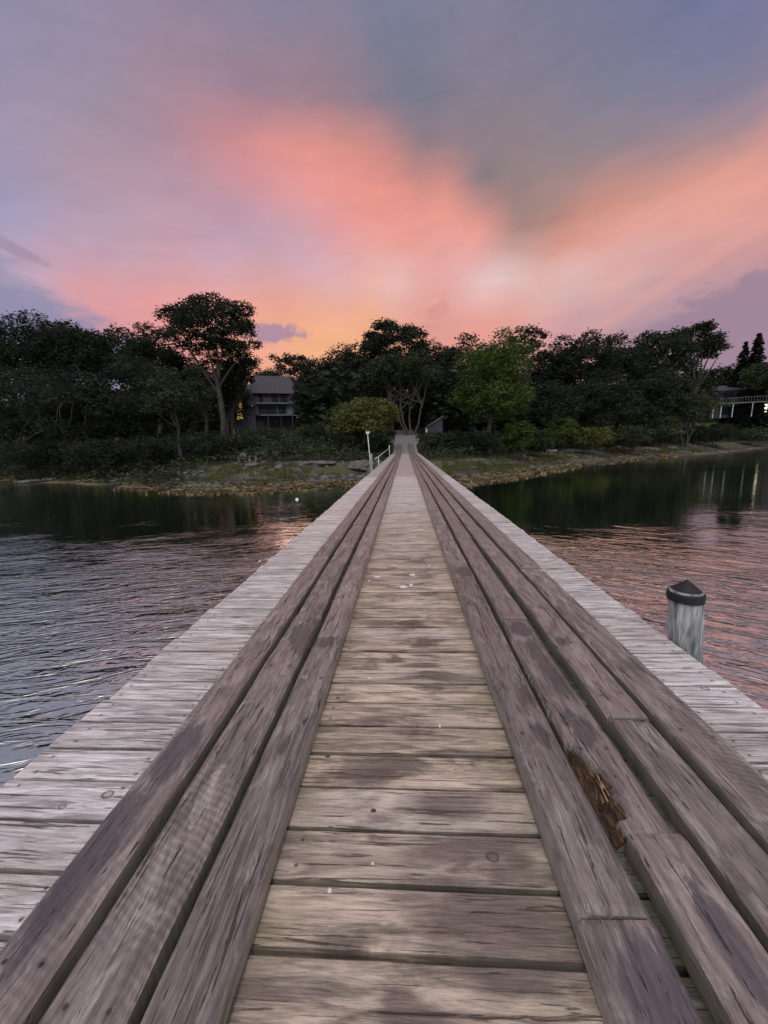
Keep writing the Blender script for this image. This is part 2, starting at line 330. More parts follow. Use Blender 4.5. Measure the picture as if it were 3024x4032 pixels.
def mk_plank():
    m, t, p = mat('weathered_track_timber')
    P = t.pos(); x, y, z = t.sep(P); seed = t.attr('seed')
    g1, g2, g3 = wood_grain(t, x, y, z, seed, along='y')
    col = t.mix(g1.ss(.30, .70), (.064, .053, .048), (.285, .240, .218))
    pat = t.noise(t.comb(x * 16.0, y * 4.5, seed * 9.0), 1, 7, .70, dist=.6)
    col = t.mix(pat.ss(.52, .66) * .65, col, (.42, .38, .34))
    col = t.mix(pat.ss(.46, .34) * .6, col, (.085, .08, .085))
    col = t.mix(t.white(seed * 13.0) * .4, col, (.27, .20, .195))
    # saw marks
    saw = (y * 260.0 + x * 90.0 + pat * 9.0)._m('SINE')
    sawm = t.noise(t.comb(x * 3.0, y * .9, seed * 3.0), 1, 2).ss(.5, .62)
    col = t.mix(saw.ss(.2, 1.0) * sawm * .22, col, (.09, .07, .075))
    crack = t.noise(t.comb(x * 75.0 + seed, y * 4.5, z * 30.0), 1, 4, .6, dist=1.2).ss(.61, .66)
    col = t.mix(crack * .8, col, (.035, .028, .03))
    light = t.noise(t.comb(x * 120.0 + seed * 7.0, y * 9.0, z * 50.0), 1, 4, .65).ss(.62, .72)
    col = t.mix(light * .55, col, (.48, .43, .40))
    # damp blotches
    bl = t.noise(t.comb(x * 7.0 + seed * 2.0, y * 3.5, 4.0), 1, 6, .68).ss(.56, .66)
    col = t.mix(bl * .6, col, (.07, .055, .065))
    pd = None
    for sx, sy, rx, ry in ((.67, 2.18, .07, .10), (.68, 1.92, .035, .16), (.70, 1.66, .03, .13), (.665, 1.38, .05, .10), (.50, .62, .07, .10), (.86, 2.02, .06, .05), (-.60, 2.12, .08, .22), (-.86, 1.2, .06, .16),
                           (-.88, .85, .05, .25), (.49, 3.2, .07, .12), (-.46, 2.0, .05, .06), (.50, 1.32, .03, .06), (.70, .72, .035, .16)):
        dd = (((x - sx) / rx).pow(2.0) + ((y - sy) / ry).pow(2.0))._m('SQRT') + (pat - .5) * 2.6
        w_ = dd.ss(1.2, .75); pd = w_ if pd is None else pd.max(w_)
    col = t.mix(pd * .68, col, (.055, .047, .055))
    nrm = t.sep(t.normal()); nz = nrm[2]
    side = nz.ss(.75, .3)
    sc = t.mix(z.ss(DZ + .06, DZ + .0), (.21, .19, .155), (.075, .09, .04))
    sc = t.mix(pat.ss(.4, .6) * .5, sc, (.30, .27, .22))
    inner = (x + .384).abs().ss(.03, .02).max((x - .39).abs().ss(.03, .02))  # faces towards the centre painted paler, the light they catch put into the colour
    sc = t.mix(inner * .8, sc, t.mix(g1.ss(.35, .6), (.25, .215, .16), (.50, .45, .37)))
    col = t.mix(side * .85, col, sc)
    # torn rot: bare orange heartwood
    rot = t.attr('rot')
    fib = t.noise(t.comb(x * 160.0, y * 12.0, z * 60.0), 1, 4, .7, dist=1.2)
    rc = t.mix(fib.ss(.40, .64), (.035, .018, .011), (.30, .155, .075))
    rc = t.mix(fib.ss(.62, .72), rc, (.42, .30, .20))
    col = t.mix((rot + (pat - .5) * .5 * rot).ss(.35, .6), col, rc)
    # nails, in pairs every joist
    nf = ((y - .42 + seed * .4) / 1.22).fract() * 1.22; lx = t.attr('across')
    nd = None
    for a_ in (-.045, .045):
        b = nf - .30 - (t.white(seed + a_) - .5) * .05; a = lx - a_
        d = (a * a + b * b)._m('SQRT'); nd = d if nd is None else nd.min(d)
    nail = nd.ss(.0068, .0042) * side.ss(.5, .1)
    col = t.mix(nd.ss(.02, .005) * .4, col, (.05, .04, .045)); col = t.mix(nail, col, (.02, .017, .017))
    wv = t.voro(t.comb(x * 5.0, y * 2.5, seed), 1, 1) + (t.noise(P, 60, 2, .5) - .5) * .03
    col = t.mix(wv.ss(.022, .013) * .8 * side.ss(.5, .1), col, (.62, .62, .64))
    col = t.scale(col, (g2 - .5) * 1.15 + 1.0 + (t.white(seed * 5.1) - .5) * .34)
    t.put(col, p.inputs['Base Color']); p.inputs['Roughness'].default_value = .47; p.inputs['Specular IOR Level'].default_value = .75
    h = g1 * .8 + g2 * .55 - crack * 1.3 + light * .3 + rot * fib * 6.0 + saw * sawm * .12
    t.put(t.bump(h, .0075, 1), p.inputs['Normal']); return m
def mk_plain(name, c1, c2, sc=4, rough=.8, stretch=(1, 1, 1), bump=.01, spec=.3, metal=0, wet=None):
    m, t, p = mat(name); x, y, z = t.sep(t.pos())
    n = t.noise(t.comb(x * stretch[0], y * stretch[1], z * stretch[2]), sc, 5, .6)
    col = t.mix(n.ss(.3, .7), c1, c2)
    if wet: col = t.mix(z.ss(wet[0], wet[1]), col, wet[2])
    t.put(col, p.inputs['Base Color']); p.inputs['Roughness'].default_value = rough; p.inputs['Metallic'].default_value = metal
    p.inputs['Specular IOR Level'].default_value = spec
    if bump: t.put(t.bump(n, bump, 1), p.inputs['Normal'])
    return m
def mk_leaf(name, c1, c2, c3, trans=.18):
    m, t, p = mat(name); P = t.pos()
    r = t.island(); n = t.noise(P, .55, 3, .6)
    col = t.mix((n + (r - .5) * .35).ss(.38, .66), c1, c2); col = t.mix((r * 7.13).fract().ss(.8, 1.0) * .7, col, c3)
    t.put(col, p.inputs['Base Color']); p.inputs['Roughness'].default_value = .75; p.inputs['Specular IOR Level'].default_value = .15
    tr = t.n.new('ShaderNodeBsdfTranslucent'); t.put(col, tr.inputs[0])
    mx = t.n.new('ShaderNodeMixShader'); mx.inputs[0].default_value = trans
    t.l.new(p.outputs[0], mx.inputs[1]); t.l.new(tr.outputs[0], mx.inputs[2])
    t.l.new(mx.outputs[0], t.n['Material Output'].inputs[0]); return m
def mk_emit(name, c, s):
    m, t, p = mat(name); p.inputs['Base Color'].default_value = (.1, .1, .1, 1)
    x, y, z = t.sep(t.pos()); n = t.noise(t.comb(x, y, z * 1.0), 1.6, 3, .5).ss(.3, .7)
    t.put(t.mix(n, tuple(q * .55 for q in c), c), p.inputs['Emission Color']); p.inputs['Emission Strength'].default_value = s; return m
M = dict(
    deck=mk_deck(), plank=mk_plank(),
    beam=mk_plain('dark_pier_timber', (.05, .045, .035), (.12, .10, .08), 3, stretch=(6, .6, 6)),
    pile=mk_plain('green_treated_pile', (.07, .075, .08), (.42, .44, .45), 1.3, stretch=(30, 30, 3.0), bump=.008, wet=(DZ + .02, DZ - .22, (.10, .165, .165))),
    cap=mk_plain('black_plastic_cap', (.006, .006, .007), (.012, .012, .014), 12, rough=.7, bump=.001, spec=.5),
    white=mk_plain('white_paint', (.52, .56, .56), (.74, .78, .78), 8, rough=.5, bump=0),
    grey=mk_plain('grey_post_wood', (.20, .20, .18), (.40, .40, .37), 1, stretch=(40, 40, 4), bump=.003),
    bark=mk_plain('bark', (.035, .030, .026), (.10, .09, .08), 3, stretch=(3, 3, .7), bump=.04),
    palebark=mk_plain('pale_bark', (.045, .042, .038), (.115, .108, .10), 3, stretch=(3, 3, .7), bump=.03),
    dark=mk_leaf('dark_foliage', (.014, .018, .012), (.036, .050, .028), (.062, .078, .042)),
    mid=mk_leaf('mid_green_foliage', (.022, .028, .015), (.062, .082, .038), (.095, .12, .055)),
    olive=mk_leaf('yellow_green_foliage', (.045, .055, .016), (.15, .17, .05), (.21, .22, .08)),
    bright=mk_leaf('fresh_green_foliage', (.026, .044, .010), (.085, .130, .030), (.12, .17, .05)),
    spruce=mk_leaf('spruce_needles', (.006, .009, .007), (.014, .02, .014), (.02, .028, .018), .04),
    grass=mk_leaf('marsh_grass', (.055, .062, .020), (.15, .155, .055), (.22, .20, .09), .1),
    weed=mk_leaf('rockweed', (.06, .048, .025), (.25, .20, .11), (.40, .33, .20), .05),
    rock=mk_plain('shore_rock', (.04, .04, .038), (.19, .185, .175), 2.2, bump=.08, rough=.85),
    siding=mk_plain('weathered_shingle_siding', (.075, .074, .088), (.12, .118, .135), 1, stretch=(3, 3, 9), bump=.01),
    roof=mk_plain('asphalt_roof', (.055, .047, .058), (.085, .073, .088), 1, stretch=(2, 2, 6), bump=.01, rough=.9),
    trim=mk_plain('pale_house_trim', (.14, .155, .175), (.20, .225, .25), 3, bump=0),
    glass=mk_plain('dark_window_glass', (.006, .007, .010), (.012, .014, .018), 2, rough=.15, bump=0, spec=.12),
    curtain=mk_plain('pale_curtain', (.16, .20, .25), (.26, .31, .36), 1, stretch=(14, 1, 1), bump=0),
    lit=mk_emit('lamp_lit_window', (1.0, .62, .17), .62),
    lit2=mk_emit('lamp_lit_glass_door', (1.0, .95, .66), 4.5),
    float=mk_plain('white_foam', (.75, .76, .78), (.85, .86, .86), 10, bump=.002, rough=.5),
)
def mk_water():
    m, t, p = mat('sea_water'); P = t.pos(); x, y, z = t.sep(P)
    def rot(th):
        c, s = math.cos(th), math.sin(th)
        return x * c + y * s, y * c - x * s   # along crest, across crest
    hs = []
    for th, sd in ((R(90 - 75), 0.), (R(90 - 119), 40.)):
        a, q = rot(th)
        wv = t.noise(t.comb(a * .55 + sd, q * 1.9, 0.), 1, 3, .5, dist=.35) * .75
        rp = t.noise(t.comb(a * 1.25 + sd, q * 4.6, 0.), 1, 3, .55, dist=.7)
        rp = (1.0 - ((rp - .5) * 4.0).abs()) * .25
        sm = t.noise(t.comb(a * 8.0 + sd, q * 17.0, 0.), 1, 3, .6) * .055
        hs.append(wv + rp + sm)
    side = x.ss(-.6, .6)
    h = hs[0] * (1.0 - side) + hs[1] * side
    calm = (t.noise(t.comb(x * .06, y * .14, 0.), 1, 3, .5).ss(.3, .65) * .7 + .5) * ((y + (t.noise(t.comb(x * .25, y * .5, 5.), 1, 4, .6) - .5) * 16.0).ss(14.5, 5.5) * 1.2 + .12)
    nb = t.bump(h * calm * (.98 - side * .46), .095, 1)
    t.put(t.mix(t.noise(P, .2, 2), (.004, .012, .009), (.006, .018, .014)), p.inputs['Base Color'])
    p.inputs['Roughness'].default_value = .5; p.inputs['Specular IOR Level'].default_value = 0
    gl = t.n.new('ShaderNodeBsdfGlossy'); gl.inputs['Roughness'].default_value = .035; gl.inputs['Color'].default_value = (.97, .99, .87, 1); t.put(nb, gl.inputs['Normal'])
    fr = t.n.new('ShaderNodeFresnel'); fr.inputs[0].default_value = 1.6; t.put(nb, fr.inputs[1])
    mx = t.n.new('ShaderNodeMixShader'); t.put(S(t.t, fr.outputs[0]) * .28 + .72, mx.inputs[0])
    t.l.new(p.outputs[0], mx.inputs[1]); t.l.new(gl.outputs[0], mx.inputs[2]); t.l.new(mx.outputs[0], t.n['Material Output'].inputs[0]); return m
M['water'] = mk_water()
# ------------------------------------------------------------------ terrain
SX = [-700, -400, -120, -70, -41, -32, -22, -15, -9, -5, 0, 4, 8, 19, 35, 47, 84, 140, 400, 700]
SY = [160, 120, 72, 50, 37, 34, 28.5, 26, 25.6, 28, 27.5, 27, 31, 44, 57, 62, 93, 120, 180, 260]
def shore(x): return float(np.interp(x, SX, SY))
def inland(x, y):
    s = (shore(x + 2) - shore(x - 2)) / 4; return (y - shore(x)) / math.sqrt(1 + s * s)
RY = [40, 45, 54, 64, 76, 88, 100]; RX = [.05, .05, .05, .4, .1, -3.5, -10]; RZ = [1.2, 1.55, 2.70, 3.9, 5.25, 5.7, 6]
def roadx(y): return float(np.interp(y, RY, RX))
def ground(x, y):
    d = inland(x, y)
    z = float(np.interp(d, [-40, -8, -3, 0, 3.5, 8, 18, 30, 60, 120, 400], [-4, -.9, -.16, 0, .22, 1.3, 2.2, 4.8, 6.6, 9, 14]))
    if d > 0:
        z += float(np.interp(x, [35, 60, 90], [0, 1.6, 2.2])) * min(1, d / 22)
        z += .22 * mn.noise(Vector((x * .13, y * .13, 0))) * min(1, d / 4)
    z += .16 * mn.noise(Vector((x * .35, y * .9, 3))) * (1 if abs(d) < 14 else .4)
    if 38 < y < 110:
        w = abs(x - roadx(y)); k = max(0, min(1, (6.0 - w) / 4.0)); k *= min(1, (y - 38) / 5); k = k * k * (3 - 2 * k)
        z = z * (1 - k) + (float(np.interp(y, RY, RZ)) - .12) * k
    return z
def graded(a, b, fine0, fine1, step, big):
    L_ = list(np.arange(fine0, fine1 + .01, step)); v = fine0; s = step
    while v > a: s = min(s * 1.35, big); v -= s; L_.insert(0, v)
    v = fine1; s = step
    while v < b: s = min(s * 1.35, big); v += s; L_.append(v)
    return L_
def mk_ground():
    m, t, p = mat('shore_and_woodland_ground'); P = t.pos(); x, y, z = t.sep(P)
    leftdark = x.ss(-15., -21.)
    n = t.noise(P, .9, 5, .6); n2 = t.noise(t.comb(x * .35, y * 1.6, 0.), 1, 4, .6); n3 = t.noise(P, 6, 4, .6)
    mud = t.mix(n3.ss(.35, .65), (.030, .027, .022), (.085, .078, .068))
    weed = t.mix(n3.ss(.4, .6), (.13, .09, .03), (.36, .27, .12))
    hi = z + (n2 - .5) * .30
    col = t.mix(hi.ss(.26, .16) * n2.ss(.44, .56) * .9, mud, weed)
    rock = t.mix(n3.ss(.35, .65), (.10, .10, .095), (.26, .255, .24))
    col = t.mix((z + (n - .5) * .8).ss(.95, 1.15) * n.ss(.45, .55), col, rock)
    turf = t.mix(n3.ss(.3, .7), (.045, .052, .018), (.12, .125, .045))
    col = t.mix((z + (n2 - .5) * .8).ss(.35, .6) * n.ss(.60, .45) * z.ss(1.5, 1.2), col, turf)
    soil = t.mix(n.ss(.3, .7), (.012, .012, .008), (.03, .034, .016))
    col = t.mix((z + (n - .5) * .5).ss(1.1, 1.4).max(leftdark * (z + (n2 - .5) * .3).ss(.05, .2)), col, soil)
    lawn = x.ss(52., 62.) * z.ss(2.2, 3.2)
    col = t.mix(lawn, col, t.mix(n3.ss(.3, .7), (.045, .06, .018), (.075, .095, .03)))
    col = t.mix(z.ss(.06, .0), col, (.02, .018, .012))
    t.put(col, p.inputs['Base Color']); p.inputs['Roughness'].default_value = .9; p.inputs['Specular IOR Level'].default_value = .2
    t.put(t.bump(n3 * .5 + n2, .12, 1), p.inputs['Normal']); return m
gx = graded(-700, 700, -60, 100, .8, 60); gy = graded(-500, 900, 22, 100, .8, 60)
gv = [(a, b, ground(a, b)) for b in gy for a in gx]; nx = len(gx)
gf = np.array([(j * nx + i, j * nx + i + 1, (j + 1) * nx + i + 1, (j + 1) * nx + i) for j in range(len(gy) - 1) for i in range(nx - 1)])
ob('ground', mesh('ground', gv, gf, mk_ground(), True), kind='structure')
wv_ = MB(); wv_.add([(-700, -500, 0), (700, -500, 0), (700, 300, 0), (-700, 300, 0)], [(0, 1, 2, 3)])
wv_.build('water', M['water'])['kind'] = 'structure'
# gravel lane up from the pier
rv = []; rf = []
ys = np.arange(53.6, 100, .8)
for i, yy in enumerate(ys):
    w = 1.35 if yy > 57 else 1.5
    w = float(np.interp(yy, [53, 58, 70, 76, 100], [1.5, 1.9, 2.0, 1.6, 1.5])); c = roadx(yy); zz = float(np.interp(yy, RY, RZ)) + .06
    for k in range(7):
        s = -1 + k / 3.
        rv.append((c + s * w + .12 * mn.noise(Vector((yy, k, 0))), yy, zz + .05 * (1 - s * s) - (.12 if abs(s) > .9 else 0)))
for i in range(len(ys) - 1):
    for k in range(6): rf.append((i * 7 + k, i * 7 + k + 1, (i + 1) * 7 + k + 1, (i + 1) * 7 + k))
M['gravel'] = mk_plain('gravel', (.13, .125, .135), (.23, .22, .235), 5, bump=.03)
ob('road', mesh('road', rv, rf, M['gravel'], True), kind='structure')
# ------------------------------------------------------------------ pier
XL, XR, YEND = -1.455, 1.545, 44.4
pier = thing('pier', 'long weathered grey timber pier with two brown plank wheel tracks running to shore', 'pier', (0, 0, 0))
rng = random.Random(5)
def board_mb(i, mb, fine):
    y0 = Y0 + i * PITCH; g = .0046 + .003 * rng.random(); a, b = y0 + g, y0 + PITCH - g
    if i == 0: a += .004
    th = .038; x0 = XL + rng.uniform(-.014, .014); x1 = XR + rng.uniform(-.012, .010)
    dzz = rng.uniform(-.0022, .0022); bev = .003; nseg = 30 if fine else 3
    prof = [(a, -th), (a, -bev), (a + bev, 0), ((a + b) / 2, -.0008), (b - bev, 0), (b, -bev), (b, -th)]
    v = []; f = []; n = len(prof)
    for k in range(nseg + 1):
        xx = x0 + (x1 - x0) * k / nseg
        w = (mn.noise(Vector((xx * 5, i * 3.1, 0))) * .0022) if fine else 0
        w2 = (mn.noise(Vector((xx * 6, i * 3.1, 8))) * .0022) if fine else 0
        for q, (py, pz) in enumerate(prof):
            e = w if q < 3 else (w2 if q > 3 else 0)
            v.append((xx, py + e, DZ + dzz + pz + (.003 * mn.noise(Vector((xx * 1.3, i * .7, 1))) if fine else 0)))
    for k in range(nseg):
        for q in range(n - 1): f.append((k * n + q, (k + 1) * n + q, (k + 1) * n + q + 1, k * n + q + 1))
        f.append((k * n + n - 1, (k + 1) * n + n - 1, (k + 1) * n, k * n))
    f.append(tuple(range(n))); f.append(tuple(range(nseg * n, nseg * n + n))[::-1])
    mb.add(v, f)
NB = int((YEND - Y0) / PITCH)
for i in range(-2, 96):
    mb = MB(); board_mb(i, mb, i < 34); mb.build('deck_board', M['deck'], pier)
mb = MB()
for i in list(range(-24, -2)) + list(range(96, NB)): board_mb(i, mb, False)
o = mb.build('deck_boards', M['deck'], pier); o['kind'] = 'stuff'
# wheel-track timbers: (x0, x1, joints)
TR = [(-.945, -.782, [-2.6, .1, 3.687, 7.1, 10.75, 14.4, 18.1, 22.0, 25.7, 29.4, 33, 36.7, 40.3, YEND]),
      (-.745, -.573, [-2.6, -.9, 2.378, 5.236, 8.9, 12.6, 16.3, 20, 23.8, 27.5, 31.2, 34.8, 38.6, YEND]),
      (-.539, -.384, [-2.6, -1.3, 2.078, 4.786, 8.4, 11.9, 15.2, 19, 22.7, 26.3, 30, 33.6, 37.2, 40.8, YEND]),
      (.39, .56, [-2.6, .749, 3.372, 6.26, 9.9, 13.5, 17.1, 20.8, 24.4, 28, 31.7, 35.4, 39, YEND]),
      (.590, .757, [-2.6, .952, 2.309, 4.352, 8, 11.6, 15.3, 19, 22.6, 26.2, 30, 33.6, 37.1, YEND]),
      (.800, .960, [-2.6, 1.423, 4.416, 8.1, 11.8, 15.4, 19.1, 22.7, 26.5, 30, 33.7, 37.4, YEND]),
      (1.002, 1.185, [-2.6, -.4, 3.3, 7.747, 11.3, 15, 18.6, 22.2, 26, 29.6, 33.2, 36.9, YEND])]
TH = .072
def plank(x0, x1, y0, y1, seed, rotten=False, zb=DZ, parent=None, slope=0.):
    fine = y0 < 5
    step = .02 if (y0 < 2.6 and y1 > 0) else (.06 if fine else .5)
    if rotten: step = .008
    n = max(2, int((y1 - y0) / step)); na = 22 if rotten else 8
    dz0 = rng.uniform(-.006, .008); xs = rng.uniform(-.004, .004); tw = rng.uniform(-.004, .004); bow = rng.uniform(-.010, .010)
    V_ = []; Fc = []; rotv = []; acr = []
    w = x1 - x0
    us = [0, .0, .03] + [.03 + .94 * k / (na - 1) for k in range(1, na)] + [1, 1]
    for j in range(n + 1):
        y = y0 + .002 + (y1 - y0 - .004) * j / n
        s = (y - y0) / (y1 - y0)
        cx = xs + bow * math.sin(s * math.pi)
        el_ = .007 * mn.noise(Vector((y * 2.6, seed * 9, 0))) + .003 * mn.noise(Vector((y * 9, seed * 9, 5)))
        er_ = .007 * mn.noise(Vector((y * 2.6, seed * 9, 11))) + .003 * mn.noise(Vector((y * 9, seed * 9, 17)))
        wn_l = max(0, mn.noise(Vector((y * 1.1, seed * 5, 2)))) * .014; wn_r = max(0, mn.noise(Vector((y * 1.1, seed * 5, 33)))) * .012
        er = max(0, 1 - (y - y0) / .012) + max(0, 1 - (y1 - y) / .012)     # eased ends
        if not fine: el_ = er_ = wn_l = wn_r = 0; er = 0
        for q, u in enumerate(us):
            x = x0 + cx + u * w + el_ * (1 - u) + er_ * u
            z = TH + dz0 + tw * (u - .5) * 2
            if q == 0 or q == len(us) - 1: z = 0.001
            elif q == 1: z -= .009 + wn_l; 
            elif q == len(us) - 2: z -= .009 + wn_r
            elif q == 2: x += .004 + wn_l * .5; z -= .001
            elif q == len(us) - 3: x -= .004 + wn_r * .5; z -= .001
            if 1 <= q <= len(us) - 2: z -= .006 * er
            rt = 0.
            if fine and 2 < q < len(us) - 3: z += .0016 * mn.noise(Vector((x * 40, y * 3, seed)))
            if rotten and 1 <= q <= len(us) - 2:
                # cavity broken into the inner edge near the joint
                X = (x - x0) / w
                lim = float(np.interp(y, [.94, 1.0, 1.06, 1.12, 1.17, 1.21, 1.26, 1.33], [.20, .30, .38, .42, .38, .20, .08, -.1]))
                lim += .16 * mn.noise(Vector((y * 18, 3, X * 4))) + .07 * mn.noise(Vector((y * 50, 8, X * 9)))
                dep = max(0, min(1, (lim - X) / .12))
                if dep > 0:
                    fiber = mn.noise(Vector((x * 130, y * 9, 0))) * .5 + mn.noise(Vector((x * 260, y * 22, 3))) * .35
                    D = (.014 + .045 * max(0, 1 - X / max(lim, .05)) ** .7) * dep * (1 + .6 * mn.noise(Vector((y * 14, X * 3, 2))))
                    z -= max(0, min(TH * .93, D + fiber * .022 * dep)); rt = dep * (.55 + .45 * min(1, max(0, 1.15 - X / max(lim, .05)) * 2))
                # checks radiating from the old knot
                kx, ky = .40, 1.42; rr = math.hypot((X - kx) * w, y - ky); an = math.atan2(y - ky, (X - kx) * w)
                if .006 < rr < .10: z -= .005 * max(0, math.sin(an * 5 + rr * 60)) ** 6 * (1 - rr / .10)
                elif rr <= .006: z -= .006
            V_.append((x, y, zb + z + slope * (y - 44.4))); rotv.append(rt); acr.append((u - .5) * w)
    m_ = len(us)
    for j in range(n):
        for q in range(m_ - 1): Fc.append((j * m_ + q, j * m_ + q + 1, (j + 1) * m_ + q + 1, (j + 1) * m_ + q))
        Fc.append((j * m_ + m_ - 1, j * m_, (j + 1) * m_, (j + 1) * m_ + m_ - 1))
    Fc.append(tuple(range(m_))[::-1]); Fc.append(tuple(range(n * m_, n * m_ + m_)))
    me = mesh('track_plank', V_, Fc, M['plank'])
    for nm, dat in (('seed', [seed] * len(V_)), ('rot', rotv), ('across', acr)):
        at_ = me.attributes.new(nm, 'FLOAT', 'POINT'); at_.data.foreach_set('value', dat)
    return ob('track_plank', me, parent or pier)
sd = 0
for x0, x1, J in TR:
    for a, b in zip(J[:-1], J[1:]):
        sd += 1; rot = abs(a - .952) < .01
        o = plank(x0 + (.022 if a < 0 and abs(b - .952) < .01 else 0), x1 + (.006 if abs(b - .952) < .01 else 0), a, b, (sd * .6180339) % 1 + sd * .013, rot)
        if rot: o['label'] = 'split and rotten plank with torn orange heartwood'; rotten_plank = o
# splinters standing in the rot
mb = MB()
for k in range(6):
    x = .592 + .075 * rng.random(); y = .97 + .22 * rng.random(); l = .03 + .06 * rng.random(); z = DZ + .028 + .02 * rng.random()
    a = Vector((x, y, z)); b = a + Vector((rng.uniform(-.006, .006), l, rng.uniform(-.004, .016)))
    mb.tube([a, (a + b) / 2 + Vector((0, 0, .002)), b], [.0022, .0018, .0004], 4)
M['splinter'] = mk_plain('bare_orange_wood', (.20, .10, .045), (.50, .33, .20), 60, bump=0)
mb.build('splinters', M['splinter'], rotten_plank)
# substructure
for x in (-1.2, -.6, .05, .65, 1.3):
    mb = MB().box(x - .05, x + .05, -3, YEND, DZ - .24, DZ - .041); mb.build('stringer', M['beam'], pier)
for k in range(16):
    y = .9 + k * 2.9 - 2.9
    MB().box(-1.5, 1.58, y - .07, y + .07, DZ - .44, DZ - .243).build('cross_beam', M['beam'], pier)
    for x in (-1.25, 1.34):
        if ground(x, y) < DZ - .5:
            MB().tube([(x, y, -3.2), (x, y, DZ - .443)], [.14, .12], 12).build('support_pile', M['beam'], pier, True)
# ramp from the pier head up to the lane
ramp = thing('ramp', 'plank ramp with brown wheel tracks rising from the pier end to the lane', 'ramp', (0, 44.4, DZ))
SL = (2.79 - DZ) / 9.6
mb = MB()
for i in range(64):
    y = 44.42 + i * .15; z = DZ + SL * (y - 44.4)
    mb.add([(XL + .05, y, z - .04), (XR - .05, y, z - .04), (XR - .05, y + .144, z - .04 + SL * .144), (XL + .05, y + .144, z - .04 + SL * .144),
            (XL + .05, y, z), (XR - .05, y, z), (XR - .05, y + .144, z + SL * .144), (XL + .05, y + .144, z + SL * .144)],
           [(0, 3, 2, 1), (4, 5, 6, 7), (0, 1, 5, 4), (1, 2, 6, 5), (2, 3, 7, 6), (3, 0, 4, 7)])
M['rampdeck'] = mk_plain('dim_ramp_boards', (.17, .155, .165), (.29, .27, .28), 1, stretch=(1.5, 26, 1), bump=.004)
o = mb.build('deck', M['rampdeck'], ramp); o.matrix_parent_inverse = Matrix.Translation((0, -44.4, -DZ))
for x0, x1, J in TR:
    sd += 1; o = plank(x0, x1, 44.42, 54.0, sd * .37 % 1, zb=DZ + .0, parent=ramp, slope=SL); o.matrix_parent_inverse = Matrix.Translation((0, -44.4, -DZ))
for x in (-1.3, 0, 1.4):
    mb = MB(); mb.add([(x - .06, 44.42, DZ - .3), (x + .06, 44.42, DZ - .3), (x + .06, 54, 2.45), (x - .06, 54, 2.45), (x - .06, 44.42, DZ - .045), (x + .06, 44.42, DZ - .045), (x + .06, 54, 2.74), (x - .06, 54, 2.74)],
                      [(0, 3, 2, 1), (4, 5, 6, 7), (0, 1, 5, 4), (1, 2, 6, 5), (2, 3, 7, 6), (3, 0, 4, 7)])
    o = mb.build('stringer', M['beam'], ramp); o.matrix_parent_inverse = Matrix.Translation((0, -44.4, -DZ))
# ------------------------------------------------------------------ mooring pile beside the deck
pl = thing('mooring_pile', 'round grey pile with a black cone cap rising beside the right edge of the pier', 'pile', (1.638, 2.2, 0))
prof = [(.087, -3.0)] + [(.087 - .003 * k / 10, -2.5 + k * .4555) for k in range(11)]
pr = MB().lathe([(r, z) for r, z in prof], n=28); pr.v = [(x * (1 + .03 * mn.noise(Vector((x * 9, y * 9, z)))) - .09 * (z - DZ), y * (1 + .03 * mn.noise(Vector((x * 9, y * 9, z + 3)))), z) for x, y, z in pr.v]
top_dx = -.09 * (2.03 - DZ)
pr.build('post', M['pile'], pl, True)
cp = MB().lathe([(.0895, 1.995), (.0915, 2.0), (.0915, 2.037), (.088, 2.043), (.001, 2.116)], c=(top_dx, 0, 0), n=72)
o = cp.build('cap', M['cap'], pl); 
# ------------------------------------------------------------------ lamp post, handrail, stakes on the left edge
lb = at(808.5, 1010, 17.7); lx = XL - .09
lp = thing('lamp_post', 'thin white pole with a small white lamp head at the left pier edge', 'lamp post', (lx, 17.7, 0))
MB().lathe([(.062, -1.5), (.06, DZ + .55), (.055, DZ + .66), (.04, DZ + .71), (.012, DZ + .735)], n=14).build('post', M['grey'], lp, True)
MB().tube([(-.055, 0, DZ + .2), (-.07, 0, DZ + .7), (-.135, 0, DZ + 1.66)], .021, 10).build('pole', M['white'], lp, True)
mb = MB().box(-.20, -.04, -.06, .06, DZ + 1.66, DZ + 1.72)
mb.tube([(-.185, 0, DZ + 1.722), (-.185, 0, DZ + 1.76)], .02, 8); mb.tube([(-.055, 0, DZ + 1.722), (-.055, 0, DZ + 1.75)], .02, 8)
mb.add([(-.19, -.05, DZ + 1.62), (-.07, -.05, DZ + 1.62), (-.07, .05, DZ + 1.62), (-.19, .05, DZ + 1.62), (-.20, -.06, DZ + 1.658), (-.045, -.06, DZ + 1.658), (-.045, .06, DZ + 1.658), (-.20, .06, DZ + 1.658)],
       [(0, 3, 2, 1), (4, 5, 6, 7), (0, 1, 5, 4), (1, 2, 6, 5), (2, 3, 7, 6), (3, 0, 4, 7)])
mb.build('lamp_head', M['white'], lp)
gw = thing('handrail', 'white pipe handrail sloping down along the left pier edge beyond the lamp post', 'handrail', (XL - .06, 30, 0))
p1 = at(822, 986, 22.5); p2 = at(845.5, 969.5, 38.0)
def rel(p): return (p.x - (XL - .06), p.y - 30, p.z)
q1 = (-.10, -7.3, DZ + .39); q2 = (0, 8.0, DZ + .72)
MB().tube([(-.14, -8.6, DZ + .36), q1, q2], .028, 8).build('rail', M['white'], gw, True)
MB().tube([(-.10, -6.4, DZ - .5), (-.10, -6.4, q1[2])], .03, 8).build('post', M['white'], gw, True)
MB().tube([(0, 8, DZ - .5), (0, 8, DZ + .98)], .042, 8).build('post', M['white'], gw, True)
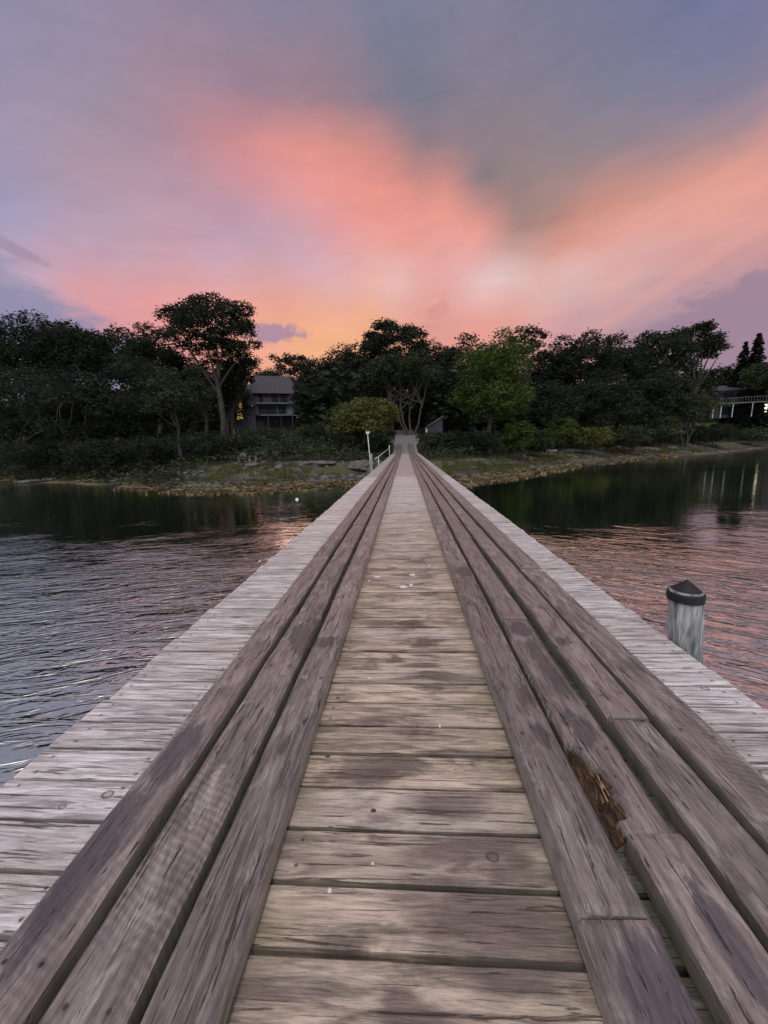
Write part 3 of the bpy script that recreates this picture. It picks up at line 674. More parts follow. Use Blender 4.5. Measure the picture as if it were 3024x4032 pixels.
for dxx, lab in ((-.42, 'dark stake with a pale tip, left of the pair where pier and ramp meet'), (-.12, 'dark stake with a pale tip, right of the pair where pier and ramp meet')):
    s_ = thing('stake', lab, 'stake', (XL + dxx + .1, 45.5, 0), group='stakes at the foot of the ramp')
    MB().tube([(0, 0, .2), (0, 0, 2.95)], .05, 8).build('shaft', M['beam'], s_)
    MB().tube([(0, 0, 2.953), (0, 0, 3.36)], .085, 8).build('tip', M['grey'], s_)
# white float on the water
fl = thing('float', 'small white mooring float on the dark water left of the pier', 'buoy', (-5.98, 20.7, 0))
MB().lathe([(.01, -.08), (.07, -.05), (.10, .0), (.085, .04), (.03, .075), (.005, .08)], n=16).build('body', M['float'], fl, True)
MB().tube([(-.0, 0, .078), (.0, 0, .11)], .012, 6).build('eye', M['float'], fl)
# ------------------------------------------------------------------ vegetation
nr = np.random.default_rng(11)
def kites(P_, size, flat=.35, droop=0.):
    """one leaf-spray kite per point"""
    n = len(P_); th = nr.uniform(0, 2 * np.pi, n)
    a = np.stack([np.cos(th), np.sin(th), nr.normal(0, flat, n) - droop], 1); a /= np.linalg.norm(a, axis=1)[:, None]
    r = nr.normal(0, 1, (n, 3)); r[:, 2] *= .8; b = np.cross(a, r); b /= np.linalg.norm(b, axis=1)[:, None] + 1e-6
    L_ = (size * nr.uniform(.6, 1.4, n))[:, None]; Wd = L_ * nr.uniform(.35, .6, (n, 1))
    v = np.stack([P_ - a * L_ * .5, P_ + b * Wd * .5 + a * L_ * .08, P_ + a * L_ * .55, P_ - b * Wd * .5 - a * L_ * .05], 1).reshape(-1, 3)
    f = np.arange(n * 4).reshape(n, 4); return v, f
def lobes(rx, ry, rz, nl, loose, r0=.27):
    out = []; ph = nr.uniform(0, 6.28)
    for k in range(nl):
        zz = 1 - 2 * (k + .5) / nl; q = math.sqrt(1 - zz * zz); th = k * 2.39996 + ph
        d = np.array([q * math.cos(th), q * math.sin(th), zz]) + nr.normal(0, .12, 3)
        if loose and zz < -.8: continue
        rr = nr.uniform(.60, .80); r = nr.uniform(.8, 1.25) * r0 * (rx + rz) / 2 * (.95 if loose else 1.15)
        out.append((d * np.array([rx, ry, rz]) * rr, r, .66 if loose else .8))
    if not loose:
        for k in range(max(3, nl // 4)):
            out.append((nr.uniform(-.4, .4, 3) * np.array([rx, ry, rz]), r0 * 1.5 * (rx + rz) / 2, 1.))
    return out
def crown_mesh(lb_, n, size, m, sub=5, droop=.05):
    rad = np.array([l[1] for l in lb_]); pr_ = rad ** 2 / (rad ** 2).sum(); idx = nr.choice(len(lb_), n // sub, p=pr_)
    c = np.array([l[0] for l in lb_])[idx]; fl_ = np.array([l[2] for l in lb_])[idx]
    d = nr.normal(0, 1, (len(idx), 3)); d /= np.linalg.norm(d, axis=1)[:, None]; low = d[:, 2] < -.2; d[low, 2] *= nr.uniform(-1, .6, low.sum())
    rr = rad[idx] * nr.uniform(.45, 1.08, len(idx)) ** .6
    P_ = c + d * rr[:, None] * np.stack([np.ones_like(fl_), np.ones_like(fl_), fl_], 1)
    P_ = np.repeat(P_, sub, 0) + nr.normal(0, size * .75, (len(P_) * sub, 3)) * [1, 1, .6]
    v, f = kites(P_, size, droop=droop); return mesh('crown', v, f, m)
def limb(mb, a, b, r0, r1, sag=.1, n=6):
    a, b = Vector(a), Vector(b); L_ = (b - a).length; pts = []
    o_ = Vector((rng.uniform(-1, 1), rng.uniform(-1, 1), 0)) * L_ * .07
    for k in range(n + 1):
        s = k / n; p = a.lerp(b, s) + o_ * math.sin(s * math.pi) + Vector((0, 0, -sag * L_ * math.sin(s * math.pi)))
        p += Vector((mn.noise(p * .7), mn.noise(p * .7 + Vector((9, 0, 0))), 0)) * L_ * .03; pts.append(p)
    mb.tube(pts, [r0 + (r1 - r0) * k / n for k in range(n + 1)], 7, cap=False)
def tree(label, u, vtop, wpx, Y, vbot, leaf='dark', loose=False, trunk_u=None, bark='bark', n=None, group='trees on the far shore', stems=1, size=None, name='broadleaf_tree', cat='tree', nl=None):
    if name == 'broadleaf_tree': vtop -= 10
    if leaf in ('dark', 'mid') and name == 'broadleaf_tree' and not loose: wpx *= 1.18
    s = K / F_ * Y                                  # metres per unit bearing at that distance
    top = at(u, vtop, Y); bot = at(u, vbot, Y)
    if trunk_u is None: trunk_u = u
    bx = at(trunk_u, vbot, Y).x; gz = ground(bx, Y); zb = max(bot.z, gz + .2)
    rx = wpx * s / 2; rz = (top.z - zb) / 2; cz = (top.z + zb) / 2; ry = min(rx, 5.5) * .9
    th = thing(name, label, cat, (bx, Y, gz - .15), group=group)
    size = size or .0052 * Y + .03
    nl = nl or (20 if loose else 26)
    lb_ = lobes(rx * (.90 if not loose else .86), ry, rz * .9, nl, loose)
    if loose: lb_ += lobes(rx * .5, ry * .6, rz * .5, 9, True)
    off = np.array([top.x - bx, 0, cz - (gz - .15)]); lb_ = [(c + off, r, q) for c, r, q in lb_]
    area = rx * rz * 4; cnt = int((n or 0) * 1.5) or int(min(22000, area / (size * size * .25) * (1.5 if loose else 3.4)))
    crown = ob('crown', crown_mesh(lb_, cnt, size, M[leaf]), th)
    mb = MB(); H_ = cz - gz; r0 = max(.10, .024 * (top.z - gz))
    for k in range(stems):
        bo = Vector(((k - (stems - 1) / 2) * r0 * 1.2, 0, 0)); spread = (k - (stems - 1) / 2) * rx * .45
        fork = Vector((off[0] * .5 + spread * .5, 0, H_ * .60)); limb(mb, bo, fork, r0 / (stems ** .4), r0 * .62 / (stems ** .4), sag=0, n=8)
        for c, r, q in [lb_[i] for i in nr.choice(len(lb_), min(len(lb_), 7 if loose else 5), replace=False)]:
            limb(mb, fork + Vector((0, 0, -rng.uniform(0, H_ * .15))), c, r0 * .42, .03, sag=rng.uniform(-.06, .1))
    mb.build('trunk', M[bark], th, True); return th
def bush(label, u, vtop, wpx, Y, vbot, leaf='mid', **k):
    return tree(label, u, vtop, wpx, Y, vbot, leaf, name='shrub', cat='shrub', group='shrubs along the far shore', size=k.pop('size', .0044 * Y + .02), stems=k.pop('stems', 3), **k)
TREES = [
 # label, u, top, width, distance, crown bottom, options
 ('dark broadleaf tree filling the far left edge of the view, low front row', 25, 775, 230, 44, 985, dict()),
 ('dark tree with several pale slanting stems low over the water at the left', 150, 800, 210, 42, 990, dict(bark='palebark', stems=3, trunk_u=140)),
 ('dark tree in the front row left of the pale slanting trunk', 275, 770, 200, 44, 985, dict()),
 ('dark tree with one pale slanting trunk at the water edge, below the big round oak', 375, 808, 160, 42, 915, dict(bark='palebark', leaf='mid', trunk_u=383)),
 ('broad dark tree at the upper left corner of the tree line', 20, 680, 220, 58, 860, dict()),
 ('broad dark tree, second along the skyline from the left', 135, 692, 190, 60, 870, dict()),
 ('dark tree just left of the dip before the big oak', 238, 712, 170, 60, 860, dict()),
 ('dark tree crowding under the left shoulder of the big oak', 325, 706, 120, 57, 870, dict()),
 ('tallest oak with a round crown and sky showing through it, left of the grey house', 445, 634, 262, 56, 805, dict(loose=True, trunk_u=470, n=14500, nl=40)),
 ('dark tree filling the gap between the round oak and the house roof', 510, 748, 84, 62, 850, dict(trunk_u=498)),
 ('dark tree below the round oak, left of the house', 435, 765, 150, 60, 900, dict(trunk_u=440)),
 ('narrow dark tree touching the left side of the grey house', 494, 770, 56, 84, 960, dict()),
 ('dark tree behind the grey house roof, left part', 585, 800, 90, 112, 880, dict()),
 ('airy tree on the skyline behind the grey house, lit gaps in it', 628, 762, 110, 118, 830, dict(loose=True)),
 ('dark tree right of the grey house roof', 680, 770, 110, 100, 930, dict()),
 ('dark rounded tree where the skyline starts to climb right of the house', 735, 745, 120, 84, 930, dict()),
 ('dark tree below the skyline between the house and the yellow-green tree', 695, 820, 120, 72, 960, dict(leaf='mid')),
 ('airy oak at the top of the central skyline behind the lane', 845, 695, 175, 78, 800, dict(loose=True, bark='palebark', n=7000)),
 ('dark tree left under the central airy oak', 785, 728, 130, 80, 900, dict()),
 ('mid green tree with several pale curving stems left of the lane', 865, 770, 170, 66, 850, dict(leaf='mid', bark='palebark', stems=4, trunk_u=886)),
 ('tree with one straight pale stem behind the yellow-green tree', 820, 780, 90, 68, 860, dict(leaf='mid', bark='palebark', trunk_u=830)),
 ('dark tree right of the central airy oak', 930, 722, 130, 82, 900, dict()),
 ('dark tree on the skyline just left of the fresh green maple', 990, 733, 110, 84, 920, dict()),
 ('dark tree over the small shed by the lane', 955, 800, 110, 74, 900, dict()),
 ('tall fresh green maple right of the pier, brightest tree on the shore', 1068, 711, 182, 46, 955, dict(leaf='bright', bark='palebark', n=15000, trunk_u=1060, nl=30)),
 ('dark oak peeping over the right shoulder of the green maple', 1135, 703, 110, 70, 800, dict(loose=True)),
 ('dark tree between the green maple and the twin-topped oaks', 1190, 745, 120, 72, 930, dict()),
 ('dark oak with a ragged top, third crown right of the maple', 1262, 718, 145, 70, 860, dict(n=9000)),
 ('dark tree with a pointed leader right of the ragged oak', 1335, 726, 100, 74, 900, dict()),
 ('broad dark oak with a domed top on the right skyline', 1420, 714, 150, 76, 880, dict()),
 ('spreading dark oak ending the right skyline, limbs reaching out over open sky', 1510, 703, 135, 80, 800, dict(loose=True, n=6500)),
 ('low dark tree behind the spreading oak, left of the spruces', 1560, 792, 110, 128, 870, dict()),
 ('dark undergrowth tree right of the green maple trunk', 1180, 820, 130, 60, 960, dict(leaf='dark')),
 ('dark tree behind the low yellow-green shrubs on the right bank', 1290, 815, 170, 64, 950, dict()),
 ('dark tree in the middle of the right bank, behind the domed bush', 1400, 790, 170, 70, 950, dict()),
 ('dark tree between the domed bush and the white-posted house', 1490, 790, 95, 84, 930, dict()),
 ('green rounded tree hanging over the white-posted house at the right edge', 1660, 788, 105, 96, 850, dict(leaf='mid', trunk_u=1705)),
 ('yellow-green spreading tree beside the left end of the pier walkway', 785, 866, 185, 48, 985, dict(leaf='olive', n=15000, nl=26)),
 ('dark tree far behind the bend of the lane', 880, 758, 170, 108, 960, dict()),
 ('dark tree directly behind the fresh green maple', 1070, 738, 150, 84, 930, dict()),
 ('dark tree beyond the left edge of the view on the skyline', -110, 690, 230, 60, 880, dict()),
 ('dark tree beyond the left edge of the view by the water', -120, 800, 240, 46, 1000, dict()),
 ('dark tree beyond the right edge of the view', 1790, 760, 160, 104, 890, dict()),
]
for lab, u, vt, w, Y, vb, o_ in TREES: tree(lab, u, vt, w, Y, vb, **o_)
BUSH = [
 ('dark thicket shrub at the foot of the far left trees', 60, 950, 190, 39, 1022, dict(leaf='dark')),
 ('dark shrub between the leaning stems on the left bank', 210, 945, 180, 38, 1020, dict(leaf='dark')),
 ('dark shrub left of the pale slanting trunk', 320, 940, 130, 38, 1015, dict(leaf='dark')),
 ('dark shrub right of the pale slanting trunk', 440, 935, 130, 40, 1005, dict(leaf='dark')),
 ('wide brownish green shrub below the left house', 520, 935, 120, 46, 1000, dict(leaf='mid')),
 ('low green shrub in front of the house deck', 600, 930, 120, 56, 985, dict(leaf='mid')),
 ('shrub right of the house, above the pale rock ledge', 680, 915, 100, 50, 990, dict(leaf='mid')),
 ('shrub at the left end of the rock ledge', 620, 965, 90, 42, 1000, dict(leaf='dark')),
 ('dark shrub behind the lamp post', 815, 930, 70, 44, 990, dict(leaf='dark')),
 ('dark green shrub directly right of the ramp', 935, 935, 55, 49, 985, dict(leaf='mid')),
 ('green shrub between the ramp and the maple', 985, 930, 80, 48, 985, dict(leaf='mid')),
 ('grassy shrub beside the lane below the shed', 915, 938, 42, 58, 965, dict(leaf='mid')),
 ('small shrub on the left shoulder of the lane', 838, 925, 34, 60, 962, dict(leaf='dark')),
 ('dark shrub below the maple', 1040, 925, 90, 43, 990, dict(leaf='dark')),
 ('fresh green shrub right of the maple trunk', 1120, 900, 80, 45, 985, dict(leaf='bright')),
 ('dark green shrub behind the grey shore rocks', 1170, 925, 90, 50, 982, dict(leaf='mid')),
 ('tall yellow-green shrub, leftmost of the bright shrubs on the right bank', 1215, 898, 80, 56, 965, dict(leaf='bright')),
 ('rounded bright green shrub in the middle of the right bank', 1280, 918, 95, 56, 972, dict(leaf='olive')),
 ('dull green shrub right of the bright shrubs', 1360, 920, 110, 60, 970, dict(leaf='mid')),
 ('big domed grey-green bush with bare stems near the right shore', 1485, 846, 150, 70, 925, dict(leaf='mid', bark='palebark')),
 ('grey-green bush left of the big domed bush', 1415, 885, 110, 68, 955, dict(leaf='mid')),
 ('dark shrub under the lawn at the right', 1540, 915, 110, 76, 960, dict(leaf='dark')),
 ('dark shrub closing the view where the lane bends', 872, 885, 110, 104, 965, dict(leaf='dark')),
 ('dark shrub at the right corner of the left house', 662, 880, 50, 92, 945, dict(leaf='dark')),
 ('dark shrub at the right edge below the lawn', 1640, 925, 110, 90, 952, dict(leaf='mid')),
]
for lab, u, vt, w, Y, vb, o_ in BUSH: bush(lab, u, vt, w, Y, vb, **o_)
# spruces
def spruce(label, u, vtop, Y, w):
    top = at(u, vtop, Y); gz = ground(top.x, Y); H_ = top.z - gz
    th = thing('spruce_tree', label, 'spruce', (top.x, Y, gz), group='spruces at the right of the skyline')
    MB().tube([(0, 0, -.2), (0, 0, H_ * .97)], [.25, .03], 8).build('trunk', M['bark'], th, True)
    P_ = []
    z = H_ * .99
    while z > H_ * .12:
        r = w / 2 * (1 - z / H_) ** .8 * nr.uniform(.75, 1.15) + .12
        for k in range(int(10 + r * 3)):
            a = nr.uniform(0, 2 * np.pi); q = int(6 + r * 7)
            for s in np.linspace(.05, 1, q): P_.append((math.cos(a) * r * s, math.sin(a) * r * s, z - .35 * r * s * s + nr.normal(0, .04)))
        z -= nr.uniform(.38, .62)
    P_ = np.array(P_); P_ += nr.normal(0, .10, P_.shape)
    v, f = kites(P_, .62, flat=.2, droop=.35); ob('crown', mesh('crown', v, f, M['spruce']), th)
spruce('narrow dark spruce, left of the two at the right edge', 1612, 738, 104, 9.)
spruce('taller dark spruce, right of the two at the right edge', 1641, 720, 102, 11.)
# far woodland behind the first rows: one mass nobody could count
P_ = []
for k in range(95000):
    x = nr.uniform(-150, 190); y = nr.uniform(0, 1)
    yy = shore(x) + 38 + y * 45
    if abs(x - roadx(min(yy, 99))) < 4 and yy < 90: continue
    if -43 < x < -19 and 60 < yy < 99: continue
    if x > 55 and yy < 135: continue
    g = 6.5; top = (9.5 if x < -30 else 7.5) + 2.2 * mn.noise(Vector((x * .09, yy * .09, 1))) + 1.4 * mn.noise(Vector((x * .3, yy * .3, 4)))
    P_.append((x, yy, g - 1.5 + (top + 2.5) * nr.uniform(0, 1) ** .9))
P_ = np.nan_to_num(np.array(P_), nan=6.6); v, f = kites(P_, 1.5)
o = ob('woodland', mesh('woodland', v, f, M['dark'])); o['kind'] = 'stuff'
# undergrowth along the top of the bank
P_ = []
for k in range(60000):
    x = nr.uniform(-75, 100); d = nr.uniform(8.0 if x > -17 else .8, 26) if nr.random() < .7 else nr.uniform(8, 40); y = shore(x) + d * 1.15
    if abs(x - roadx(y)) < (2.7 if y > 52 else 2.1): continue
    if x > 52 and d > 16: continue
    h = (.9 + .8 * mn.noise(Vector((x * .35, y * .35, 7)))) * min(1, (d - (7.0 if x > -17 else .3)) / 2.0)
    if abs(x) < 5: h *= .5
    P_.append((x, y, ground(x, y) + max(.05, h) * nr.random() ** .7))
v, f = kites(np.array(P_), .34); o = ob('undergrowth', mesh('undergrowth', v, f, M['mid'])); o['kind'] = 'stuff'
# marsh grass and rockweed on the shore flats
def blades(P_, h, w):
    n = len(P_); th = nr.uniform(0, np.pi, n); a = np.stack([np.cos(th), np.sin(th), 0 * th], 1) * w
    lean = nr.normal(0, .22, (n, 3)) * h; lean[:, 2] = h * nr.uniform(.6, 1.2, n)
    v = np.stack([P_ - a, P_ + a, P_ + lean], 1).reshape(-1, 3); return v, np.arange(n * 3).reshape(n, 3)
P_ = []
for k in range(70000):
    x = nr.uniform(-24, 62); d = nr.uniform(3.2, 8.8)
    y = shore(x) + d
    dens = mn.noise(Vector((x * .16, d * .35, 2))) + mn.noise(Vector((x * .7, d * 1.2, 5))) * .6
    zone = -16.5 < x < -8.0 or (3.2 < x < 24) or (30 < x < 50)
    if (zone and dens > -.18) or dens > .55:
        if abs(x) < 3: continue
        P_.append((x, y, ground(x, y) - .02))
v, f = blades(np.array(P_), .26, .022); o = ob('marsh_grass', mesh('marsh_grass', v, f, M['grass'])); o['kind'] = 'stuff'
P_ = []
for k in range(60000):
    x = nr.uniform(-22, 40); d = nr.uniform(-2.4, 3.0); y = shore(x) + d
    dens = mn.noise(Vector((x * .22, d * 1.3, 12))) + mn.noise(Vector((x * .9, d * 3, 15))) * .5
    if dens > .20 - (.16 if -14 < x < 18 else 0): P_.append((x, y, max(.02, ground(x, y) + .02) + nr.uniform(0, .05)))
v, f = kites(np.array(P_), .2, flat=.08); o = ob('rockweed', mesh('rockweed', v, f, M['weed'])); o['kind'] = 'stuff'
# rocks
def rock(label, x, y, sx, sy, sz, seed, name='boulder', cat='rock', group='rocks along the far shore', z=None):
    import bmesh
    bm = bmesh.new(); bmesh.ops.create_icosphere(bm, subdivisions=4, radius=1)
    for v_ in bm.verts:
        p = v_.co.copy(); q = p * (1 + .30 * mn.noise(p * 1.1 + Vector((seed * 7, 0, 0))) + .12 * mn.noise(p * 3 + Vector((seed, 5, 0))) + .05 * mn.noise(p * 8))
        for ax in (Vector((.6, .5, .62)), Vector((-.5, .6, .6)), Vector((.1, -.75, .65)), Vector((0, 0, 1))):
            ax = (ax + Vector((mn.noise(Vector((seed, 1, ax.x))), mn.noise(Vector((seed, 2, ax.y))), 0)) * .5).normalized(); dd = q.dot(ax)
            if dd > .72: q -= ax * (dd - .72) * .85
        v_.co = Vector((q.x * sx, q.y * sy, q.z * sz))
    me = bpy.data.meshes.new(name); bm.to_mesh(me); bm.free(); me.materials.append(M['rock'])
    me.polygons.foreach_set('use_smooth', [False] * len(me.polygons))
    return thing(name, label, cat, (x, y, (ground(x, y) if z is None else z) - sz * .12), seed * 1.7, group, me)
rock('long pale rock ledge beside the left edge of the pier, behind the lamp post', -3.9, 35.5, 2.7, 1.4, .60, 1, 'rock_ledge')
rock('flat grey rock ledge left of the pale ledge', -8.6, 35.0, 2.3, 1.0, .30, 2, 'rock_ledge')
rock('low grey ledge at the left end of the rocky strip', -13.8, 34.2, 1.3, .7, .24, 3, 'rock_ledge')
def at_ground(u, d):
    dr = direction(u, 960); t = 20.
    while t < 140:
        x, y = dr[0] * t, dr[1] * t
        if inland(x, y) > d: break
        t += .2
    return x, y
for i, (lab, u, d, sx, sz) in enumerate([
 ('flat rock on the far left waterline, leftmost', 70, 1.2, 1.9, .16), ('flat rock on the left waterline, second from the left', 175, 1.6, 1.3, .16),
 ('small rock on the left waterline, third from the left', 250, 3.0, 1.2, .28), ('small rock at the water below the pale slanting trunk', 385, 5.5, .6, .35),
 ('rounded rock in the weed left of the ledges', 600, 7.0, .7, .35), ('dark rock at the foot of the pale ledge', 705, 3.6, .8, .35),
 ('pale rock right of the green maple, first of the bank rocks', 1190, 7.6, 1.3, .42), ('long pale rock on the right bank below the bright shrubs', 1235, 7.2, 2.3, .50),
 ('grey rock in the middle of the right bank rocks', 1290, 7.8, 1.6, .50), ('grey rock at the right end of the bank rocks', 1335, 7.8, 1.7, .50),
 ('dark tumbled rock left of the domed bush', 1400, 6.0, 1.6, .55), ('dark rock below the domed bush', 1445, 6.5, 1.5, .5),
 ('pale rock at the water below the domed bush', 1475, 3.5, 1.2, .4), ('rock on the shore right of the domed bush', 1530, 5.5, 2.0, .4),
 ('pale rock near the right edge of the shore', 1600, 5.0, 2.2, .45)]):
    x, y = at_ground(u, d); rock(lab, x, y, sx, sx * .6, sz, i + 10)
# cobbles and broken stone scattered over the flats
V_ = []; Fc_ = []
cube = np.array([(-1, -1, -1), (1, -1, -1), (1, 1, -1), (-1, 1, -1), (-.7, -.7, 1), (.7, -.7, 1), (.7, .7, 1), (-.7, .7, 1)]) * .5
for k in range(3000):
    x = nr.uniform(-20, 70); d = nr.uniform(.3, 9.2); y = shore(x) + d
    dn = mn.noise(Vector((x * .25, d * .5, 31)))
    if abs(x) < 2.2 or dn < .0 - (.25 if (-14 < x < -2 or 20 < x < 34) else 0): continue
    sz = .08 + .38 * nr.random() ** 3; q = cube * (1 + nr.normal(0, .18, (8, 3))) * [sz * nr.uniform(1, 1.9), sz, sz * .55]
    a = nr.uniform(0, 6.28); ca, sa = math.cos(a), math.sin(a); q = q @ np.array([[ca, sa, 0], [-sa, ca, 0], [0, 0, 1]])
    b = len(V_) ; V_ += [(x + p[0], y + p[1], ground(x, y) + sz * .12 + p[2]) for p in q]
    Fc_ += [(b, b + 3, b + 2, b + 1), (b + 4, b + 5, b + 6, b + 7), (b, b + 1, b + 5, b + 4), (b + 1, b + 2, b + 6, b + 5), (b + 2, b + 3, b + 7, b + 6), (b + 3, b, b + 4, b + 7)]
o = ob('shore_stones', mesh('shore_stones', V_, Fc_, M['rock'])); o['kind'] = 'stuff'
# chairs on the bank
def garden_chair(label, u, Y, rz):
    p = at(u, 1000, Y); g = ground(p.x, Y)
    c = thing('garden_chair', label, 'chair', (p.x, Y, g), rz, 'garden chairs on the left bank')
    def q(name, pts):   # slab from a side profile
        v = []; 
        return None
    mb = MB(); mb.add([(-.28, -.30, .36), (.28, -.30, .36), (.28, .25, .26), (-.28, .25, .26), (-.28, -.30, .39), (.28, -.30, .39), (.28, .25, .29), (-.28, .25, .29)],
                      [(0, 3, 2, 1), (4, 5, 6, 7), (0, 1, 5, 4), (1, 2, 6, 5), (2, 3, 7, 6), (3, 0, 4, 7)]); mb.build('seat', M['rock'], c)
    mb = MB()
    for k in range(5):
        x = -.26 + k * .107; t_ = 1.0 - abs(k - 2) * .045
        mb.add([(x, .24, .24), (x + .095, .24, .24), (x + .095, .27, .24), (x, .27, .24), (x * 1.1, .50, t_), (x * 1.1 + .1, .50, t_), (x * 1.1 + .1, .53, t_), (x * 1.1, .53, t_)],
               [(0, 3, 2, 1), (4, 5, 6, 7), (0, 1, 5, 4), (1, 2, 6, 5), (2, 3, 7, 6), (3, 0, 4, 7)])
    mb.build('backrest', M['rock'], c)
    for s in (-1, 1):
        MB().box(s * .34 - .07, s * .34 + .07, -.36, .38, .56, .585).build('armrest', M['rock'], c)
        MB().box(s * .31 - .02, s * .31 + .02, -.33, -.23, 0, .557).build('leg', M['grey'], c)
        mb = MB(); mb.add([(s * .31 - .02, .2, 0), (s * .31 + .02, .2, 0), (s * .31 + .02, .3, 0), (s * .31 - .02, .3, 0), (s * .31 - .02, .28, .557), (s * .31 + .02, .28, .557), (s * .31 + .02, .36, .557), (s * .31 - .02, .36, .557)],
               [(0, 3, 2, 1), (4, 5, 6, 7), (0, 1, 5, 4), (1, 2, 6, 5), (2, 3, 7, 6), (3, 0, 4, 7)]); mb.build('leg', M['grey'], c)
garden_chair('grey slatted garden chair facing the water, left of the two on the bank', 524, 36.0, R(12))
garden_chair('grey slatted garden chair turned sideways, right of the two on the bank', 546, 36.0, R(-62))
# thin grey pole among the shrubs
pp = at(509, 975, 46); MB().tube([(0, 0, -.3), (0, 0, 3.0)], [.05, .04], 8).build('pole', M['grey'], thing('marker_pole', 'thin grey pole standing in the shrubs below the left house', 'pole', (pp.x, 46, ground(pp.x, 46))))
# ------------------------------------------------------------------ houses
def frame_at(u, v, Y):
    p = at(u, v, Y); return p, math.atan2(-p.x, p.y) 
def wedge(mb, x0, x1, ya, za, yb, zb, th):
    mb.add([(x0, ya, za), (x1, ya, za), (x1, yb, zb), (x0, yb, zb), (x0, ya, za + th), (x1, ya, za + th), (x1, yb, zb + th), (x0, yb, zb + th)],
           [(0, 3, 2, 1), (4, 5, 6, 7), (0, 1, 5, 4), (1, 2, 6, 5), (2, 3, 7, 6), (3, 0, 4, 7)])
def window(par, x0, x1, z0, z1, y, m='glass', name='window', bars=0, fr='trim', w=.07):
    mb = MB(); mb.box(x0, x1, y - .05, y + .04, z0, z0 + w); mb.box(x0, x1, y - .05, y + .04, z1 - w, z1)
    mb.box(x0, x0 + w, y - .05, y + .04, z0 + w, z1 - w); mb.box(x1 - w, x1, y - .05, y + .04, z0 + w, z1 - w)
    for k in range(bars):
        zz = z0 + (z1 - z0) * (k + 1) / (bars + 1); mb.box(x0 + w, x1 - w, y - .04, y + .03, zz - .05, zz + .05)
    f = mb.build(name, M[fr], par)
    MB().box(x0 + w, x1 - w, y - .005, y + .02, z0 + w, z1 - w).build('pane', M[m], f)
hp, hr = frame_at(575, 932, 88)
hs = K / F_ * 88 * 1.02
house = thing('house', 'three-storey grey shingled house with balconies and a yellow lit window, left', 'house', (hp.x, 88, hp.z - .2), hr)
X = lambda u: (u - 575) * hs
Z = lambda v: (932 - v) * hs + .2
# main block
mb = MB(); mb.box(X(556), X(641), 1.6, 9, 0, Z(899)); mb.box(X(556), X(641), 0.0, 9, Z(899) + .003, Z(852)); 
# gable ends
for x in (X(556), X(641)):
    mb.add([(x - .1, 0, Z(852)), (x + .1, 0, Z(852)), (x + .1, 9, Z(852)), (x - .1, 9, Z(852)), (x - .1, 4.5, Z(817)), (x + .1, 4.5, Z(817))],
           [(0, 3, 2, 1), (0, 1, 5, 4), (2, 3, 4, 5), (1, 2, 5), (3, 0, 4)])
mb.build('wall', M['siding'], house)
mb = MB(); wedge(mb, X(552), X(643), -1.1, Z(856), 4.5, Z(814), .14); wedge(mb, X(552), X(643), 4.5, Z(814) - .003, 10, Z(856), .14); mb.build('roof', M['roof'], house)
# left wing, stepped
mb = MB(); mb.box(X(513), X(540), .8, 8, 0, Z(856)); mb.box(X(540) + .003, X(556) - .003, .4, 8, 0, Z(880)); mb.build('wing_wall', M['siding'], house)
mb = MB(); wedge(mb, X(511), X(556) - .01, .0, Z(857), 4.3, Z(833), .13); wedge(mb, X(511), X(556) - .01, 4.303, Z(833), 8.6, Z(857), .13)
wedge(mb, X(541), X(556) - .012, -1.2, Z(880), .0, Z(857) - .15, .13); mb.build('wing_roof', M['roof'], house)
mb = MB(); mb.box(X(514), X(519), 3.9, 4.8, Z(845), Z(826)); mb.build('chimney', M['siding'], house)
window(house, X(519), X(531), Z(907), Z(862), .74, 'lit', bars=2)
window(house, X(533), X(539), Z(878), Z(862), .74)
# top floor: doors and balcony
window(house, X(564), X(575), Z(873), Z(854), -.02); window(house, X(586), X(597), Z(873), Z(854), -.02) if False else window(house, X(589), X(606), Z(873), Z(854), -.02)
window(house, X(626), X(634), Z(873), Z(855), -.02, 'curtain'); window(house, X(607.5), X(624), Z(873), Z(854), -.02)
window(house, X(563), X(600), Z(897), Z(879), -.02); window(house, X(602), X(619), Z(897), Z(879), -.02); window(house, X(621), X(632), Z(897), Z(877), -.02, 'curtain')
def balcony(name, u0, u1, v, dep):
    mb = MB(); mb.box(X(u0), X(u1), -dep, -.03, Z(v) - .22, Z(v)); o = mb.build(name, M['trim'], house)
    mb = MB(); z = Z(v); mb.box(X(u0), X(u1), -dep, -dep + .05, z + .92, z + .97)
    k = X(u0)
    while k < X(u1): mb.box(k, k + .045, -dep + .003, -dep + .047, z + .003, z + .917); k += .34
    mb.build('railing', M['siding'], o)
balcony('balcony', 560, 635, 874.5, 1.4); balcony('deck', 566, 649, 899, 2.2)
window(house, X(583), X(596), Z(930), Z(908), 1.55); window(house, X(597), X(610), Z(930), Z(908), 1.55)
for u in (580, 606, 629, 645): MB().box(X(u), X(u) + .12, -2.1, -1.98, 0, Z(899) - .225).build('post', M['siding'], house)
# stairs from the deck
mb = MB()
for k in range(14): mb.box(X(648) + k * .28, X(648) + k * .28 + .3, -2.1, -1.1, Z(899) - .25 - k * .2, Z(899) - .19 - k * .2)
mb.build('stairs', M['siding'], house)
